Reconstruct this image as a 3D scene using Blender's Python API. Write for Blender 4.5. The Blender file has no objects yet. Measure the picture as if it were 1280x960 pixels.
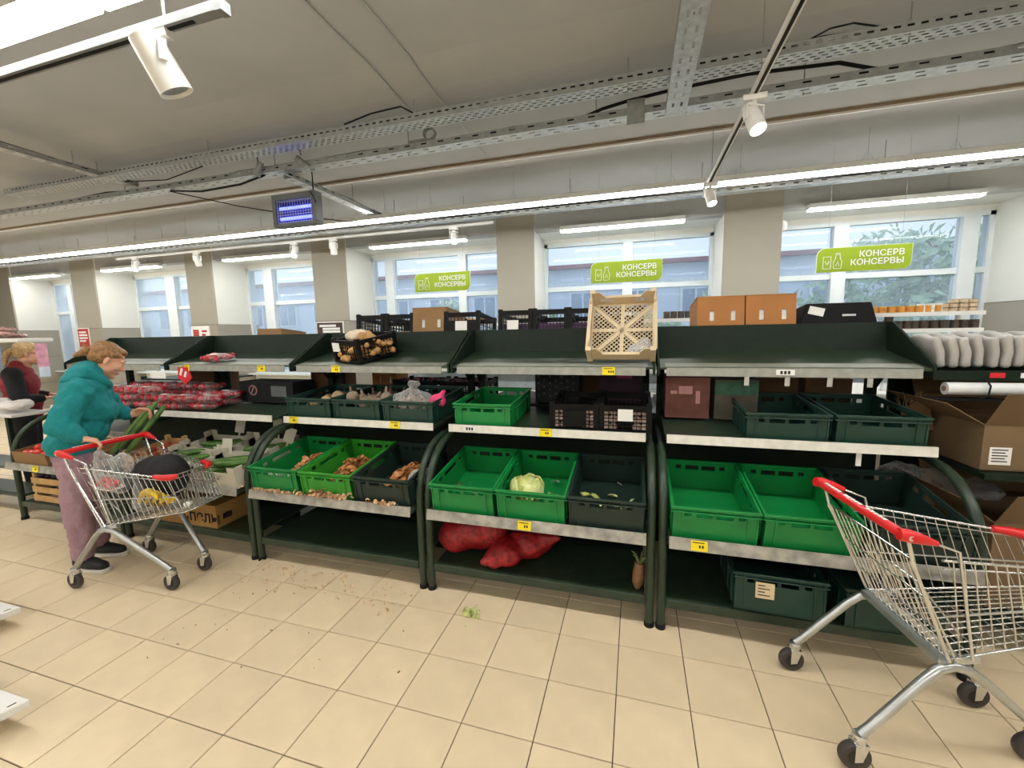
import bpy, bmesh, math, random
from mathutils import Vector, Matrix, Euler
random.seed(11)
S = bpy.context.scene
COL = S.collection
PI = math.pi

# ------------------------------------------------------------------ camera
cam_d = bpy.data.cameras.new('camera')
cam = bpy.data.objects.new('camera', cam_d)
COL.objects.link(cam)
S.camera = cam
cam_d.sensor_width = 36.0
cam_d.lens = 522.86 / 1280 * 36.0
cam_d.clip_start = 0.05
cam_d.clip_end = 300
cam.location = (1.2564, -1.9874, 1.5805)
YAW, PITCH, ROLL = 0.28838, -0.12688, -0.02005
def cam_axes(y, p, r):
    f0 = Vector((-math.sin(y), math.cos(y), 0)); r0 = Vector((math.cos(y), math.sin(y), 0)); u0 = Vector((0, 0, 1))
    f = math.cos(p)*f0 + math.sin(p)*u0; u = -math.sin(p)*f0 + math.cos(p)*u0
    return math.cos(r)*r0 + math.sin(r)*u, -math.sin(r)*r0 + math.cos(r)*u, f
_r, _u, _f = cam_axes(YAW, PITCH, ROLL)
cam.rotation_euler = Matrix((_r, _u, -_f)).transposed().to_euler()

# ------------------------------------------------------------------ sky, exposure
LED = 30.0            # radiance of the ceiling light diffusers
world = bpy.data.worlds.new('overcast_sky')
S.world = world
world.use_nodes = True
wn = world.node_tree.nodes
bg = wn['Background']
wtc = wn.new('ShaderNodeTexCoord'); wsep = wn.new('ShaderNodeSeparateXYZ'); wr = wn.new('ShaderNodeValToRGB')
world.node_tree.links.new(wtc.outputs['Generated'], wsep.inputs[0])
world.node_tree.links.new(wsep.outputs['Z'], wr.inputs[0])
wr.color_ramp.elements[0].position = 0.0
wr.color_ramp.elements[0].color = (0.69, 0.82, 0.95, 1)
wr.color_ramp.elements[1].position = 0.7
wr.color_ramp.elements[1].color = (0.58, 0.74, 0.95, 1)
world.node_tree.links.new(wr.outputs[0], bg.inputs[0])
bg.inputs[1].default_value = 1.2
S.view_settings.view_transform = 'Standard'
S.view_settings.look = 'None'
S.view_settings.gamma = 1.0
S.view_settings.use_curve_mapping = False
S.view_settings.exposure = 0.0

# ------------------------------------------------------------------ helpers
def lin(c):
    out = []
    for x in c[:3]:
        x /= 255.0
        out.append(x/12.92 if x <= 0.04045 else ((x+0.055)/1.055)**2.4)
    return tuple(out) + (1.0,)

MATS = {}
def pm(name, rgb, rough=0.5, metal=0.0, var=0.12, scale=8.0, bump=0.0, bscale=60.0, trans=0.0, alpha=1.0,
       rgb2=None, rnd=0.0, ior=1.45, coat=0.0, sss=0.0, spec=0.5):
    """procedural material: noise-mottled colour, fine bump, optional tint per object"""
    if name in MATS: return MATS[name]
    m = bpy.data.materials.new(name); m.use_nodes = True
    nt = m.node_tree; n = nt.nodes; L = nt.links
    b = n['Principled BSDF']
    b.inputs['Roughness'].default_value = rough
    b.inputs['Metallic'].default_value = metal
    b.inputs['IOR'].default_value = ior
    b.inputs['Transmission Weight'].default_value = trans
    b.inputs['Alpha'].default_value = alpha
    b.inputs['Coat Weight'].default_value = coat
    b.inputs['Specular IOR Level'].default_value = spec
    if sss: b.inputs['Subsurface Weight'].default_value = sss; b.inputs['Subsurface Scale'].default_value = 0.01
    tc = n.new('ShaderNodeTexCoord')
    nz = n.new('ShaderNodeTexNoise'); nz.inputs['Scale'].default_value = scale; nz.inputs['Detail'].default_value = 5
    L.new(tc.outputs['Object'], nz.inputs['Vector'])
    cr = n.new('ShaderNodeValToRGB')
    a = lin(rgb); c2 = lin(rgb2) if rgb2 else None
    cr.color_ramp.elements[0].position = 0.3; cr.color_ramp.elements[1].position = 0.7
    cr.color_ramp.elements[0].color = tuple(x*(1-var) for x in a[:3]) + (1,)
    cr.color_ramp.elements[1].color = c2 if c2 else tuple(min(1, x*(1+var)) for x in a[:3]) + (1,)
    L.new(nz.outputs['Fac'], cr.inputs[0])
    src = cr.outputs[0]
    if rnd:
        oi = n.new('ShaderNodeObjectInfo'); hv = n.new('ShaderNodeHueSaturation'); mr = n.new('ShaderNodeMapRange')
        mr.inputs['To Min'].default_value = 1-rnd; mr.inputs['To Max'].default_value = 1+rnd
        L.new(oi.outputs['Random'], mr.inputs['Value']); L.new(mr.outputs[0], hv.inputs['Value'])
        L.new(src, hv.inputs['Color']); src = hv.outputs[0]
    L.new(src, b.inputs['Base Color'])
    if bump:
        n2 = n.new('ShaderNodeTexNoise'); n2.inputs['Scale'].default_value = bscale; n2.inputs['Detail'].default_value = 4
        L.new(tc.outputs['Object'], n2.inputs['Vector'])
        bp = n.new('ShaderNodeBump'); bp.inputs['Strength'].default_value = bump; bp.inputs['Distance'].default_value = 0.01
        L.new(n2.outputs['Fac'], bp.inputs['Height']); L.new(bp.outputs[0], b.inputs['Normal'])
    MATS[name] = m
    return m
def em(name, rgb, strength):
    if name in MATS: return MATS[name]
    m = bpy.data.materials.new(name); m.use_nodes = True
    b = m.node_tree.nodes['Principled BSDF']
    b.inputs['Base Color'].default_value = (0.8, 0.8, 0.8, 1)
    b.inputs['Emission Color'].default_value = tuple(rgb) + (1,)
    b.inputs['Emission Strength'].default_value = strength
    MATS[name] = m
    return m
def film(name, rgb, mixf=0.35, rough=0.15):
    """thin clear plastic or glass: part transparent, part glossy / tinted"""
    if name in MATS: return MATS[name]
    m = bpy.data.materials.new(name); m.use_nodes = True
    nt = m.node_tree; n = nt.nodes; L = nt.links
    b = n['Principled BSDF']; b.inputs['Base Color'].default_value = lin(rgb); b.inputs['Roughness'].default_value = rough
    t = n.new('ShaderNodeBsdfTransparent'); mx = n.new('ShaderNodeMixShader')
    fr = n.new('ShaderNodeLayerWeight'); fr.inputs['Blend'].default_value = 0.35
    ma = n.new('ShaderNodeMath'); ma.operation = 'MULTIPLY_ADD'; ma.use_clamp = True
    ma.inputs[1].default_value = 0.6; ma.inputs[2].default_value = mixf
    L.new(fr.outputs['Facing'], ma.inputs[0]); L.new(ma.outputs[0], mx.inputs[0])
    L.new(t.outputs[0], mx.inputs[1]); L.new(b.outputs[0], mx.inputs[2])
    L.new(mx.outputs[0], n['Material Output'].inputs['Surface'])
    MATS[name] = m
    return m

class MB:
    def __init__(s): s.v = []; s.f = []; s.M = None
    def add(s, vs, fs):
        o = len(s.v)
        for p in vs:
            p = Vector(p)
            s.v.append(tuple(s.M @ p) if s.M else tuple(p))
        s.f += [tuple(i+o for i in f) for f in fs]
        return s
    def box(s, x0, x1, y0, y1, z0, z1):
        return s.add([(x0,y0,z0),(x1,y0,z0),(x1,y1,z0),(x0,y1,z0),(x0,y0,z1),(x1,y0,z1),(x1,y1,z1),(x0,y1,z1)],
                     [(0,3,2,1),(4,5,6,7),(0,1,5,4),(1,2,6,5),(2,3,7,6),(3,0,4,7)])
    def obox(s, c, size, rot=(0,0,0)):
        m = Matrix.Translation(c) @ Euler(rot).to_matrix().to_4x4()
        h = [x/2 for x in size]; old = s.M
        s.M = (old @ m) if old else m
        s.box(-h[0],h[0],-h[1],h[1],-h[2],h[2]); s.M = old
        return s
    def prism(s, poly, a, b, axis='x'):
        """poly of (u,v) extruded from a to b along axis; x:(y,z) y:(x,z) z:(x,y)"""
        def P(u, v, t): return {'x': (t,u,v), 'y': (u,t,v), 'z': (u,v,t)}[axis]
        n = len(poly)
        vs = [P(u,v,a) for u,v in poly] + [P(u,v,b) for u,v in poly]
        fs = [tuple(range(n))[::-1], tuple(range(n,2*n))] + [(i,(i+1)%n,n+(i+1)%n,n+i) for i in range(n)]
        return s.add(vs, fs)
    def tube(s, pts, r, n=8, closed=False, flat=None):
        pts = [Vector(p) for p in pts]; N = len(pts)
        rs = r if isinstance(r, (list, tuple)) else [r]*N
        vs = []; up = None
        for i, p in enumerate(pts):
            a = pts[i-1] if (i > 0 or closed) else p
            b = pts[(i+1) % N] if (i < N-1 or closed) else p
            t = (b-a); t = t.normalized() if t.length > 1e-9 else Vector((0,0,1))
            if up is None:
                up = t.orthogonal().normalized() if flat is None else (Vector(flat) - Vector(flat).dot(t)*t).normalized()
            else:
                up = up - up.dot(t)*t
                up = up.normalized() if up.length > 1e-6 else t.orthogonal().normalized()
            w = t.cross(up)
            for k in range(n):
                ang = 2*PI*(k+0.5)/n
                vs.append(p + rs[i]*(math.cos(ang)*up + math.sin(ang)*w))
        fs = []
        for i in range(N if closed else N-1):
            j = (i+1) % N
            for k in range(n):
                k2 = (k+1) % n
                fs.append((i*n+k, i*n+k2, j*n+k2, j*n+k))
        if not closed:
            fs.append(tuple(range(n))[::-1]); fs.append(tuple(range((N-1)*n, N*n)))
        return s.add(vs, fs)
    def lathe(s, prof, n=16, c=(0,0,0), axis='z'):
        vs = []; fs = []; m = len(prof)
        for k in range(n):
            a = 2*PI*k/n
            for r, h in prof:
                x, y = r*math.cos(a), r*math.sin(a)
                p = {'z': (x,y,h), 'y': (x,h,y), 'x': (h,x,y)}[axis]
                vs.append((p[0]+c[0], p[1]+c[1], p[2]+c[2]))
        for k in range(n):
            k2 = (k+1) % n
            for i in range(m-1): fs.append((k*m+i, k2*m+i, k2*m+i+1, k*m+i+1))
        fs.append(tuple(k*m for k in range(n))[::-1]); fs.append(tuple(k*m+m-1 for k in range(n)))
        return s.add(vs, fs)
    def ell(s, c, r, seg=12, ring=8, rot=(0,0,0), jit=0.0):
        R = Euler(rot).to_matrix(); c = Vector(c); vs = []; fs = []
        def P(d):
            k = 1 + (random.uniform(-jit, jit) if jit else 0)
            return c + R @ Vector((d[0]*r[0]*k, d[1]*r[1]*k, d[2]*r[2]*k))
        vs.append(P((0,0,-1)))
        for i in range(1, ring):
            t = -PI/2 + PI*i/ring
            for k in range(seg):
                a = 2*PI*k/seg
                vs.append(P((math.cos(t)*math.cos(a), math.cos(t)*math.sin(a), math.sin(t))))
        vs.append(P((0,0,1)))
        for k in range(seg):
            fs.append((0, 1+(k+1)%seg, 1+k))
            for i in range(ring-2):
                a0 = 1+i*seg+k; a1 = 1+i*seg+(k+1)%seg
                fs.append((a0, a1, a1+seg, a0+seg))
            fs.append((1+(ring-2)*seg+k, 1+(ring-2)*seg+(k+1)%seg, len(vs)-1))
        return s.add(vs, fs)
    def holes(s, u0, u1, v0, v1, t0, t1, holes, plane='xz'):
        """flat plate with rectangular holes; plane xz: u=x v=z t=y; yz: u=y v=z t=x; xy: u=x v=y t=z"""
        us = sorted(set([u0,u1] + [h[0] for h in holes] + [h[1] for h in holes]))
        vs = sorted(set([v0,v1] + [h[2] for h in holes] + [h[3] for h in holes]))
        for i in range(len(us)-1):
            run = None
            for j in range(len(vs)-1):
                cu, cv = (us[i]+us[i+1])/2, (vs[j]+vs[j+1])/2
                solid = not any(h[0] < cu < h[1] and h[2] < cv < h[3] for h in holes)
                if solid and run is None: run = vs[j]
                if (not solid or j == len(vs)-2) and run is not None:
                    e = vs[j+1] if solid else vs[j]
                    a, b = us[i], us[i+1]
                    if plane == 'xz': s.box(a,b,t0,t1,run,e)
                    elif plane == 'yz': s.box(t0,t1,a,b,run,e)
                    else: s.box(a,b,run,e,t0,t1)
                    run = None
        return s
    def mesh(s, name, smooth=None, bevel=0.0, seg=1):
        me = bpy.data.meshes.new(name)
        me.from_pydata(s.v, [], s.f)
        if bevel:
            bm = bmesh.new(); bm.from_mesh(me)
            bmesh.ops.bevel(bm, geom=[e for e in bm.edges if len(e.link_faces) == 2 and e.calc_face_angle(0) > 0.5],
                            offset=bevel, segments=seg, affect='EDGES', profile=0.5, clamp_overlap=True)
            bm.to_mesh(me); bm.free()
        if smooth is not None:
            me.polygons.foreach_set('use_smooth', [True]*len(me.polygons))
            if smooth < 3: me.set_sharp_from_angle(angle=smooth)
        me.update()
        return me
    def build(s, name, mat, parent=None, smooth=None, bevel=0.0, seg=1, loc=None, rot=None, label=None, cat=None, group=None, kind=None):
        o = bpy.data.objects.new(name, s.mesh(name, smooth, bevel, seg))
        if mat is not None: o.data.materials.append(mat)
        COL.objects.link(o)
        if parent: o.parent = parent
        if loc: o.location = loc
        if rot: o.rotation_euler = rot
        return tag(o, label, cat, group, kind)
def tag(o, label=None, cat=None, group=None, kind=None):
    if label: o['label'] = label
    if cat: o['category'] = cat
    if group: o['group'] = group
    if kind: o['kind'] = kind
    return o
def thing(name, label, cat, loc=(0,0,0), rot=(0,0,0), group=None, kind=None):
    o = bpy.data.objects.new(name, None); COL.objects.link(o)
    o.empty_display_size = 0.1
    o.location = loc; o.rotation_euler = rot
    return tag(o, label, cat, group, kind)
def struct(name, loc=(0,0,0)):
    return thing(name, None, None, loc, kind='structure')
def kids(o): return [c for c in list(COL.objects) if c.parent == o]
def dup(root, loc=None, rot=None, label=None, group=None, scale=None, _p=None):
    c = root.copy(); COL.objects.link(c)
    if _p is not None: c.parent = _p
    if loc is not None: c.location = loc
    if rot is not None: c.rotation_euler = rot
    if scale is not None: c.scale = scale
    if label: c['label'] = label
    if group: c['group'] = group
    for k in root.children: dup(k, _p=c)
    return c
def share(name, me, parent=None, loc=None, rot=None, scale=None, label=None, cat=None, group=None, mat=None):
    """an object on an existing mesh"""
    o = bpy.data.objects.new(name, me); COL.objects.link(o)
    if parent: o.parent = parent
    if loc is not None: o.location = loc
    if rot is not None: o.rotation_euler = rot
    if scale is not None: o.scale = scale
    return tag(o, label, cat, group)
def blob(prims, voxel, smooth=4, noise=0.0, nscale=0.1, sfac=0.5):
    """soft closed surface: union of tapered limbs ('c',p0,r0,p1,r1) and ellipsoids ('e',c,r,rot), remeshed to one skin"""
    mb = MB()
    for p in prims:
        if p[0] == 'c':
            a, b = Vector(p[1]), Vector(p[3]); n = 5
            mb.tube([a.lerp(b, i/n) for i in range(n+1)], [p[2]+(p[4]-p[2])*i/n for i in range(n+1)], 14)
            mb.ell(a, (p[2],)*3, 14, 8); mb.ell(b, (p[4],)*3, 14, 8)
        else:
            mb.ell(p[1], p[2], 20, 14, p[3] if len(p) > 3 else (0,0,0))
    o = bpy.data.objects.new('soft', mb.mesh('soft')); COL.objects.link(o)
    md = o.modifiers.new('r', 'REMESH'); md.mode = 'VOXEL'; md.voxel_size = voxel
    if smooth:
        sm = o.modifiers.new('s', 'SMOOTH'); sm.iterations = smooth; sm.factor = sfac
    if noise:
        tx = bpy.data.textures.new('folds', 'CLOUDS'); tx.noise_scale = nscale; tx.noise_depth = 2
        d = o.modifiers.new('d', 'DISPLACE'); d.texture = tx; d.strength = noise; d.mid_level = 0.5
    dg = bpy.context.evaluated_depsgraph_get()
    me = bpy.data.meshes.new_from_object(o.evaluated_get(dg))
    bpy.data.objects.remove(o)
    me.polygons.foreach_set('use_smooth', [True]*len(me.polygons))
    return me
def soft(name, me, mat, parent=None, label=None, cat=None, group=None, loc=None, rot=None):
    me.materials.clear(); me.materials.append(mat)
    return share(name, me, parent, loc, rot, None, label, cat, group)
def text(name, body, size, mat, parent, loc, rot, align='LEFT', ext=0.0006, bold=0.0):
    cu = bpy.data.curves.new(name, 'FONT'); cu.body = body; cu.size = size; cu.extrude = ext; cu.align_x = align
    cu.offset = bold; cu.resolution_u = 4
    cu.materials.append(mat)
    o = bpy.data.objects.new(name, cu); COL.objects.link(o)
    me = bpy.data.meshes.new_from_object(o.evaluated_get(bpy.context.evaluated_depsgraph_get()))
    bpy.data.objects.remove(o)
    o = bpy.data.objects.new(name, me); COL.objects.link(o); o.parent = parent
    o.location = loc; o.rotation_euler = rot
    return o
def arc(c, r, a0, a1, n, plane='yz', x=0.0):
    out = []
    for i in range(n+1):
        a = a0 + (a1-a0)*i/n
        u, v = c[0]+r*math.cos(a), c[1]+r*math.sin(a)
        out.append({'yz': (x,u,v), 'xz': (u,x,v), 'xy': (u,v,x)}[plane])
    return out

# ------------------------------------------------------------------ materials
m_tile = pm('floor_tile', (226,206,172), 0.42, var=0.06, scale=5, bump=0.03, bscale=40, rnd=0.035)
m_grout = pm('grout', (84,68,50), 0.9)
m_ceil = pm('ceiling_paint', (176,177,175), 0.9, var=0.05, scale=1.3, bump=0.06, bscale=3)
m_wall = pm('wall_paint', (222,222,214), 0.8, var=0.03, scale=2)
m_colf = pm('shaded_column_paint', (164,160,146), 0.75, var=0.03, scale=2)  # pier fronts darkened: their shade away from the windows is in the paint
m_dado = pm('dado_tile', (158,152,138), 0.45, var=0.04, scale=3)
m_frame = pm('window_frame', (214,222,224), 0.4, var=0.03)
m_glass = film('window_glass', (205,228,250), 0.12, 0.05)  # pale blue veil of haze and glare mixed into the panes
m_galv = pm('galvanised_steel', (196,200,200), 0.42, 0.75, var=0.15, scale=25)
m_galvd = pm('dull_galvanised', (150,152,150), 0.55, 0.6, var=0.15, scale=20)
m_white = pm('white_lacquer', (226,226,222), 0.35, var=0.03)
m_led = em('led_diffuser', (1.0, 0.985, 0.95), LED)
m_black = pm('black_rubber', (22,22,23), 0.6, spec=0.25)
m_rack = pm('rack_green', (42,56,42), 0.38, var=0.18, scale=14, bump=0.03, rgb2=(50,66,50))
m_rackd = pm('rack_green_dark', (25,38,28), 0.5, spec=0.2, var=0.18, scale=14)
m_raild = pm('scuffed_rail', (150,148,140), 0.45, var=0.3, scale=16, rgb2=(182,178,168))
m_rail = pm('price_rail', (222,218,206), 0.4, var=0.1, scale=18, rgb2=(232,229,220))
m_railt = pm('grey_price_rail', (146,148,140), 0.45, var=0.12, scale=18, rgb2=(160,161,152))
m_lip = pm('pale_tray_lip', (128,132,120), 0.45, var=0.15, scale=12)  # steel liner tone; also paints in the light along the tray fronts
m_yellow = pm('yellow_price_paper', (236,214,30), 0.6, var=0.04)
m_ink = pm('dark_ink', (40,36,34), 0.8)
m_paper = pm('white_paper', (232,232,228), 0.7, var=0.03)
m_green = pm('green_crate', (16,130,62), 0.38, var=0.12, scale=9, coat=0.1)
m_lime = pm('bright_green_crate', (50,148,44), 0.38, var=0.12, scale=9, coat=0.1)
m_dkg = pm('dark_green_crate', (28,60,50), 0.4, var=0.14, scale=9)
m_dkc = pm('bottle_green_crate', (32,50,44), 0.42, var=0.16, scale=9)
m_blk = pm('black_crate', (15,15,16), 0.5, spec=0.2, var=0.1)
m_beige = pm('beige_crate', (206,188,156), 0.5, var=0.06)
m_card = pm('cardboard', (140,108,72), 0.8, var=0.07, scale=6, bump=0.02)
m_cardo = pm('orange_cardboard', (172,116,64), 0.75, var=0.07, scale=6)
m_cardd = pm('dark_cardboard', (120,92,66), 0.85, var=0.1, scale=6)
m_cardw = pm('white_cardboard', (206,200,182), 0.75, var=0.05, scale=6)
m_wood = pm('crate_wood', (196,154,98), 0.7, var=0.16, scale=10, rgb2=(214,178,122))
m_chrome = pm('chrome_wire', (214,216,216), 0.22, 0.95, var=0.05)
m_zinc = pm('zinc_tube', (186,190,190), 0.3, 0.85, var=0.08)
m_red = pm('red_plastic', (214,30,36), 0.35, var=0.05, coat=0.2)
m_wheel = pm('grey_wheel', (64,60,58), 0.55, var=0.1)
# ================================================================== SETTING
# floor: slab, every visible tile a piece of its own, the rest of the grid one part
fl = MB().box(-16,7.5,-9,4.75,-0.12,-0.006).build('floor', m_grout, kind='structure')
tile_me = MB().box(0.0021,0.2979,0.0021,0.2979,-0.008,0.0).mesh('tile', bevel=0.0012)
tile_me.materials.append(m_tile)
def in_view(x, y, z, pad=0.0):
    d = Vector((x,y,z)) - cam.location
    w = d.dot(_f)
    if w < 0.1: return False
    return abs(d.dot(_r)/w) < 640/522.86 + pad and abs(d.dot(_u)/w) < 480/522.86 + pad
near_tiles = set()
for r in range(-6, 3):
    for c in range(-19, 12):
        if in_view(c*0.3+0.15, r*0.3+0.15, 0, 0.25):
            near_tiles.add((c, r))
cand = sorted(near_tiles, key=lambda t: (t[0]*0.3-1.25)**2 + (t[1]*0.3+2)**2)[:296]
near_tiles = set(cand)
for c, r in cand:
    share('tile', tile_me, fl, (c*0.3, r*0.3, random.uniform(-0.0008, 0)))
mb = MB()
for r in range(-30, 15):
    for c in range(-53, 25):
        if (c, r) not in near_tiles and (r < 15):
            x, y = c*0.3, r*0.3
            mb.add([(x+.0021,y+.0021,-.0002),(x+.2979,y+.0021,-.0002),(x+.2979,y+.2979,-.0002),(x+.0021,y+.2979,-.0002)], [(0,1,2,3)])
mb.build('tile', m_tile, fl, kind='stuff')

# ceiling with a shallow recessed field in front, seams, a painted shadow line and conduits
mb = MB()
H = 3.30
mb.box(-16,7.5,0.98,4.75,H,H+0.2); mb.box(-16,-4.15,-9,0.98,H,H+0.2)
mb.box(-4.15,7.5,-9,0.98,H+0.03,H+0.2)
mb.prism([(0.62,H+0.032),(0.98,H),(0.985,H+0.1),(0.62,H+0.1)], -4.15, 7.5, 'x')
mb.prism([(-4.15,H),(-3.8,H+0.032),(-3.8,H+0.1),(-4.15,H+0.1)], -9, 0.98, 'y')
mb.build('ceiling', m_ceil, kind='structure')
MB().box(-16,7.5,2.235,2.255,H-0.018,H).build('trim_1', pm('brown_shadow_line', (132,116,96), 0.8), kind='structure')  # thin shadow line painted in as a brown strip
MB().box(-16,7.5,2.256,2.275,H-0.034,H).build('trim_2', m_white, kind='structure')
MB().tube([(-0.45,-3,H+0.022),(-0.45,0.6,H+0.022),(-0.45,0.95,H-0.006),(-0.45,1.2,H-0.006)],0.009,8).build('trim_3', m_ceil, kind='structure', smooth=1)
MB().tube([(-0.16,-3,H+0.022),(-0.16,0.6,H+0.022),(-0.17,0.95,H-0.006),(-0.19,2.2,H-0.006)],0.009,8).build('trim_4', m_ceil, kind='structure', smooth=1)

# walls
MB().box(-16.2,-16,-9,4.75,0,H).build('wall_left', m_wall, kind='structure')
MB().box(7.5,7.7,-9,4.75,0,H).build('wall_right', m_wall, kind='structure')
MB().box(-16.2,7.7,-9.2,-9,0,H).build('wall_front', m_wall, kind='structure')
wb = MB()
wb.box(-16,7.5,4.6,4.8,0,0.85); wb.box(-16,7.5,4.6,4.8,2.885,H)
wb.build('wall_back', m_wall, kind='structure')
mb = MB()
mb.box(-16,7.5,4.10,4.6,2.955,H)
mb.build('trim_5', m_wall, kind='structure')
colx = [(-15.6,-15.0),(-12.58,-11.93),(-9.89,-9.20),(-6.71,-6.09),(-3.89,-3.25),(-0.68,-0.13),(2.28,2.91),(5.33,5.95)]
for i, (a, b) in enumerate(colx):
    o = struct('wall_pier_%d' % (i+1))
    o.name = 'wall_pier'
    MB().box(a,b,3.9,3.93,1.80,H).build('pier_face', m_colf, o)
    MB().box(a,b,3.93,4.8,1.80,H).build('lit_reveal', m_wall, o)  # paler than the face: daylight on the pier side put into the colour
    MB().box(a-.012,b+.012,3.888,4.8,0,1.80).build('dado', m_dado, o)
    for k in range(3):
        MB().box(a-.016,b+.016,3.884,4.8,0.6*k+0.595,0.6*k+0.6).build('joint', m_grout, o)
# windows between the piers
mull = {1:(-11.98,-11.82), 2:(-8.23,-7.97), 3:(-5.64,-5.42), 4:(-2.95,-2.79,-1.59,-1.45), 5:(1.05,1.19), 6:(3.69,3.85,5.01,5.17), 0:(-14,-13.85)}
mull[1] = (-11.36,-11.2)
mull[7] = (6.6,6.75)
for i in range(len(colx)):
    a = colx[i][1]; b = colx[i+1][0] if i+1 < len(colx) else 7.5
    w = struct('window_%d' % (i+1))
    z0, z1, zt = 0.85, 2.885, 2.2
    fr = MB()
    fr.box(a,b,4.6,4.68,z0,z0+.05); fr.box(a,b,4.6,4.68,z1-.05,z1)
    fr.box(a,a+.05,4.6,4.68,z0,z1); fr.box(b-.05,b,4.6,4.68,z0,z1)
    fr.build('frame', m_frame, w)
    ms = mull[i]; edges = [a+.05]
    for k in range(0, len(ms), 2):
        wide = (ms[k+1]-ms[k]) > 0.155
        MB().box(ms[k],ms[k+1],4.56 if wide else 4.59,4.69,z0+.05,z1-.05).build('mullion', m_frame, w)
        edges += [ms[k], ms[k+1]]
    edges.append(b-.05)
    for k in range(0, len(edges), 2):
        x0, x1 = edges[k], edges[k+1]
        if x1-x0 < .05: continue
        MB().box(x0,x1,4.6,4.68,zt-.035,zt+.035).build('transom', m_frame, w)
        for q0, q1 in ((z0+.05,zt-.035),(zt+.035,z1-.05)):
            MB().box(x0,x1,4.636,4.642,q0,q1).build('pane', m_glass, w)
    MB().box(a,b,4.42,4.6,0.82,0.85).build('sill', m_frame, w)
    # beam face between the piers
    MB().box(a,b,3.95,4.10,2.955,H).build('trim_%d' % (6+i), m_ceil, kind='structure')

# dome detector and posters on the piers
t = thing('detector', 'white round detector on the side of the pier right of the beige crate', 'detector', (2.93,4.05,2.78))
MB().lathe([(.075,0),(.075,.03),(.05,.06),(.0,.065)],16,axis='x').build('dome', m_white, t, smooth=.8)
MB().lathe([(.085,-.012),(.085,0)],16,axis='x').build('base', m_white, t)
def poster(x0,x1,z0,z1,col,label,ink,rows):
    t = thing('poster', label, 'poster', ((x0+x1)/2,3.884,z0))
    w, h = (x1-x0)/2, z1-z0
    MB().box(-w-.02,w+.02,-.012,0,-.02,h+.02).build('frame', m_white, t)
    MB().box(-w,w,-.016,-.012,0,h).build('sheet', col, t)
    mb = MB()
    for k,(u0,u1,v) in enumerate(rows): mb.box(-w+u0*2*w,-w+u1*2*w,-.0175,-.016,h*v-.018,h*v+.018)
    mb.build('print', ink, t, kind='stuff')
poster(-9.86,-9.55,1.42,1.79,pm('red_print',(176,52,48),.6),'small red poster on the dado of the far left pier',m_paper,[(.1,.8,.82),(.1,.9,.66),(.1,.9,.5),(.1,.7,.34)])
poster(-6.68,-6.27,1.5,1.76,m_paper,'white poster with red print on a pier, right of the red poster',pm('red_print',(176,52,48),.6),[(.08,.42,.75),(.08,.42,.6),(.08,.42,.45),(.6,.9,.7),(.6,.8,.45),(.62,.86,.3)])
poster(-3.86,-3.36,1.52,1.77,pm('brown_print',(72,52,50),.6),'dark brown poster with white lines on a pier',m_paper,[(.1,.75,.8),(.22,.9,.6),(.22,.9,.42),(.22,.55,.24)])

# ---------------------------------------------------------------- lights of the room
def lum(x0, x1, y, z, label, group=None, w=0.11):
    t = thing('led_luminaire', label, 'ceiling light', ((x0+x1)/2,y,z), group=group)
    L = (x1-x0)/2
    MB().prism([(-w/2,.006),(w/2,.006),(w/2*.8,.06),(-w/2*.8,.06)],-L+.004,L-.004,'x').build('housing', m_white, t)
    MB().box(-L+.012,L-.012,-w/2+.006,w/2-.006,-.012,.006).build('diffuser', m_led, t)
    for s in (-1,1):
        mb = MB(); xx = s*L*.62
        mb.tube([(xx,0,.06),(xx,0,H-z+(.03 if y < .7 else 0))],.0014,5)
        mb.tube([(xx-.05,0,.06),(xx,0,.16),(xx+.05,0,.06)],.0012,4)
        mb.build('suspension_wire', m_galvd, t)
    return t
ordw = ['first','second','third','fourth','fifth','sixth','seventh','eighth','ninth','tenth','eleventh']
k = 0
for i in range(3,-8,-1):
    x0 = 0.24+1.64*i
    if x0 > 6: continue
    lum(x0, x0+1.64, 2.7, 2.955, 'lit LED tube of the long ceiling line beyond the racks, %s from its right end' % ordw[k]); k += 1
for i in range(-6,4):
    x0 = -0.90+1.64*i
    lab = {-1:'wide bright LED luminaire at the top left corner of the photo', 0:'LED luminaire right after the dark gap at the top left corner'}.get(i, 'LED luminaire of the ceiling row above the aisle, outside the frame')
    lum(x0, x0+1.63, -0.66, 2.955, lab, None if i in (-1,0) else 'aisle lights outside the frame', w=0.14)
for yy in (-4.0,-7.2):
    for i in range(-5,4):
        lum(-0.9+1.64*i, .73+1.64*i, yy, 2.955, 'LED luminaire of the rows behind the viewer', 'lights behind the viewer')
for (x0,x1,lb) in ((3.16,4.77,'short LED tube under the beam in the rightmost window bay'),(0.24,1.83,'short LED tube in the window bay over the middle green sign'),
                   (-2.76,-1.14,'short LED tube in the window bay over the left green sign'),(-5.76,-4.29,'short LED tube in the bay between the second and third poster piers'),
                   (-8.9,-7.35,'short LED tube in the bay between the red and white posters'),(-11.8,-10.3,'short LED tube in the farthest left window bay')):
    lum(x0, x1, 3.9, 2.91, lb)

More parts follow.
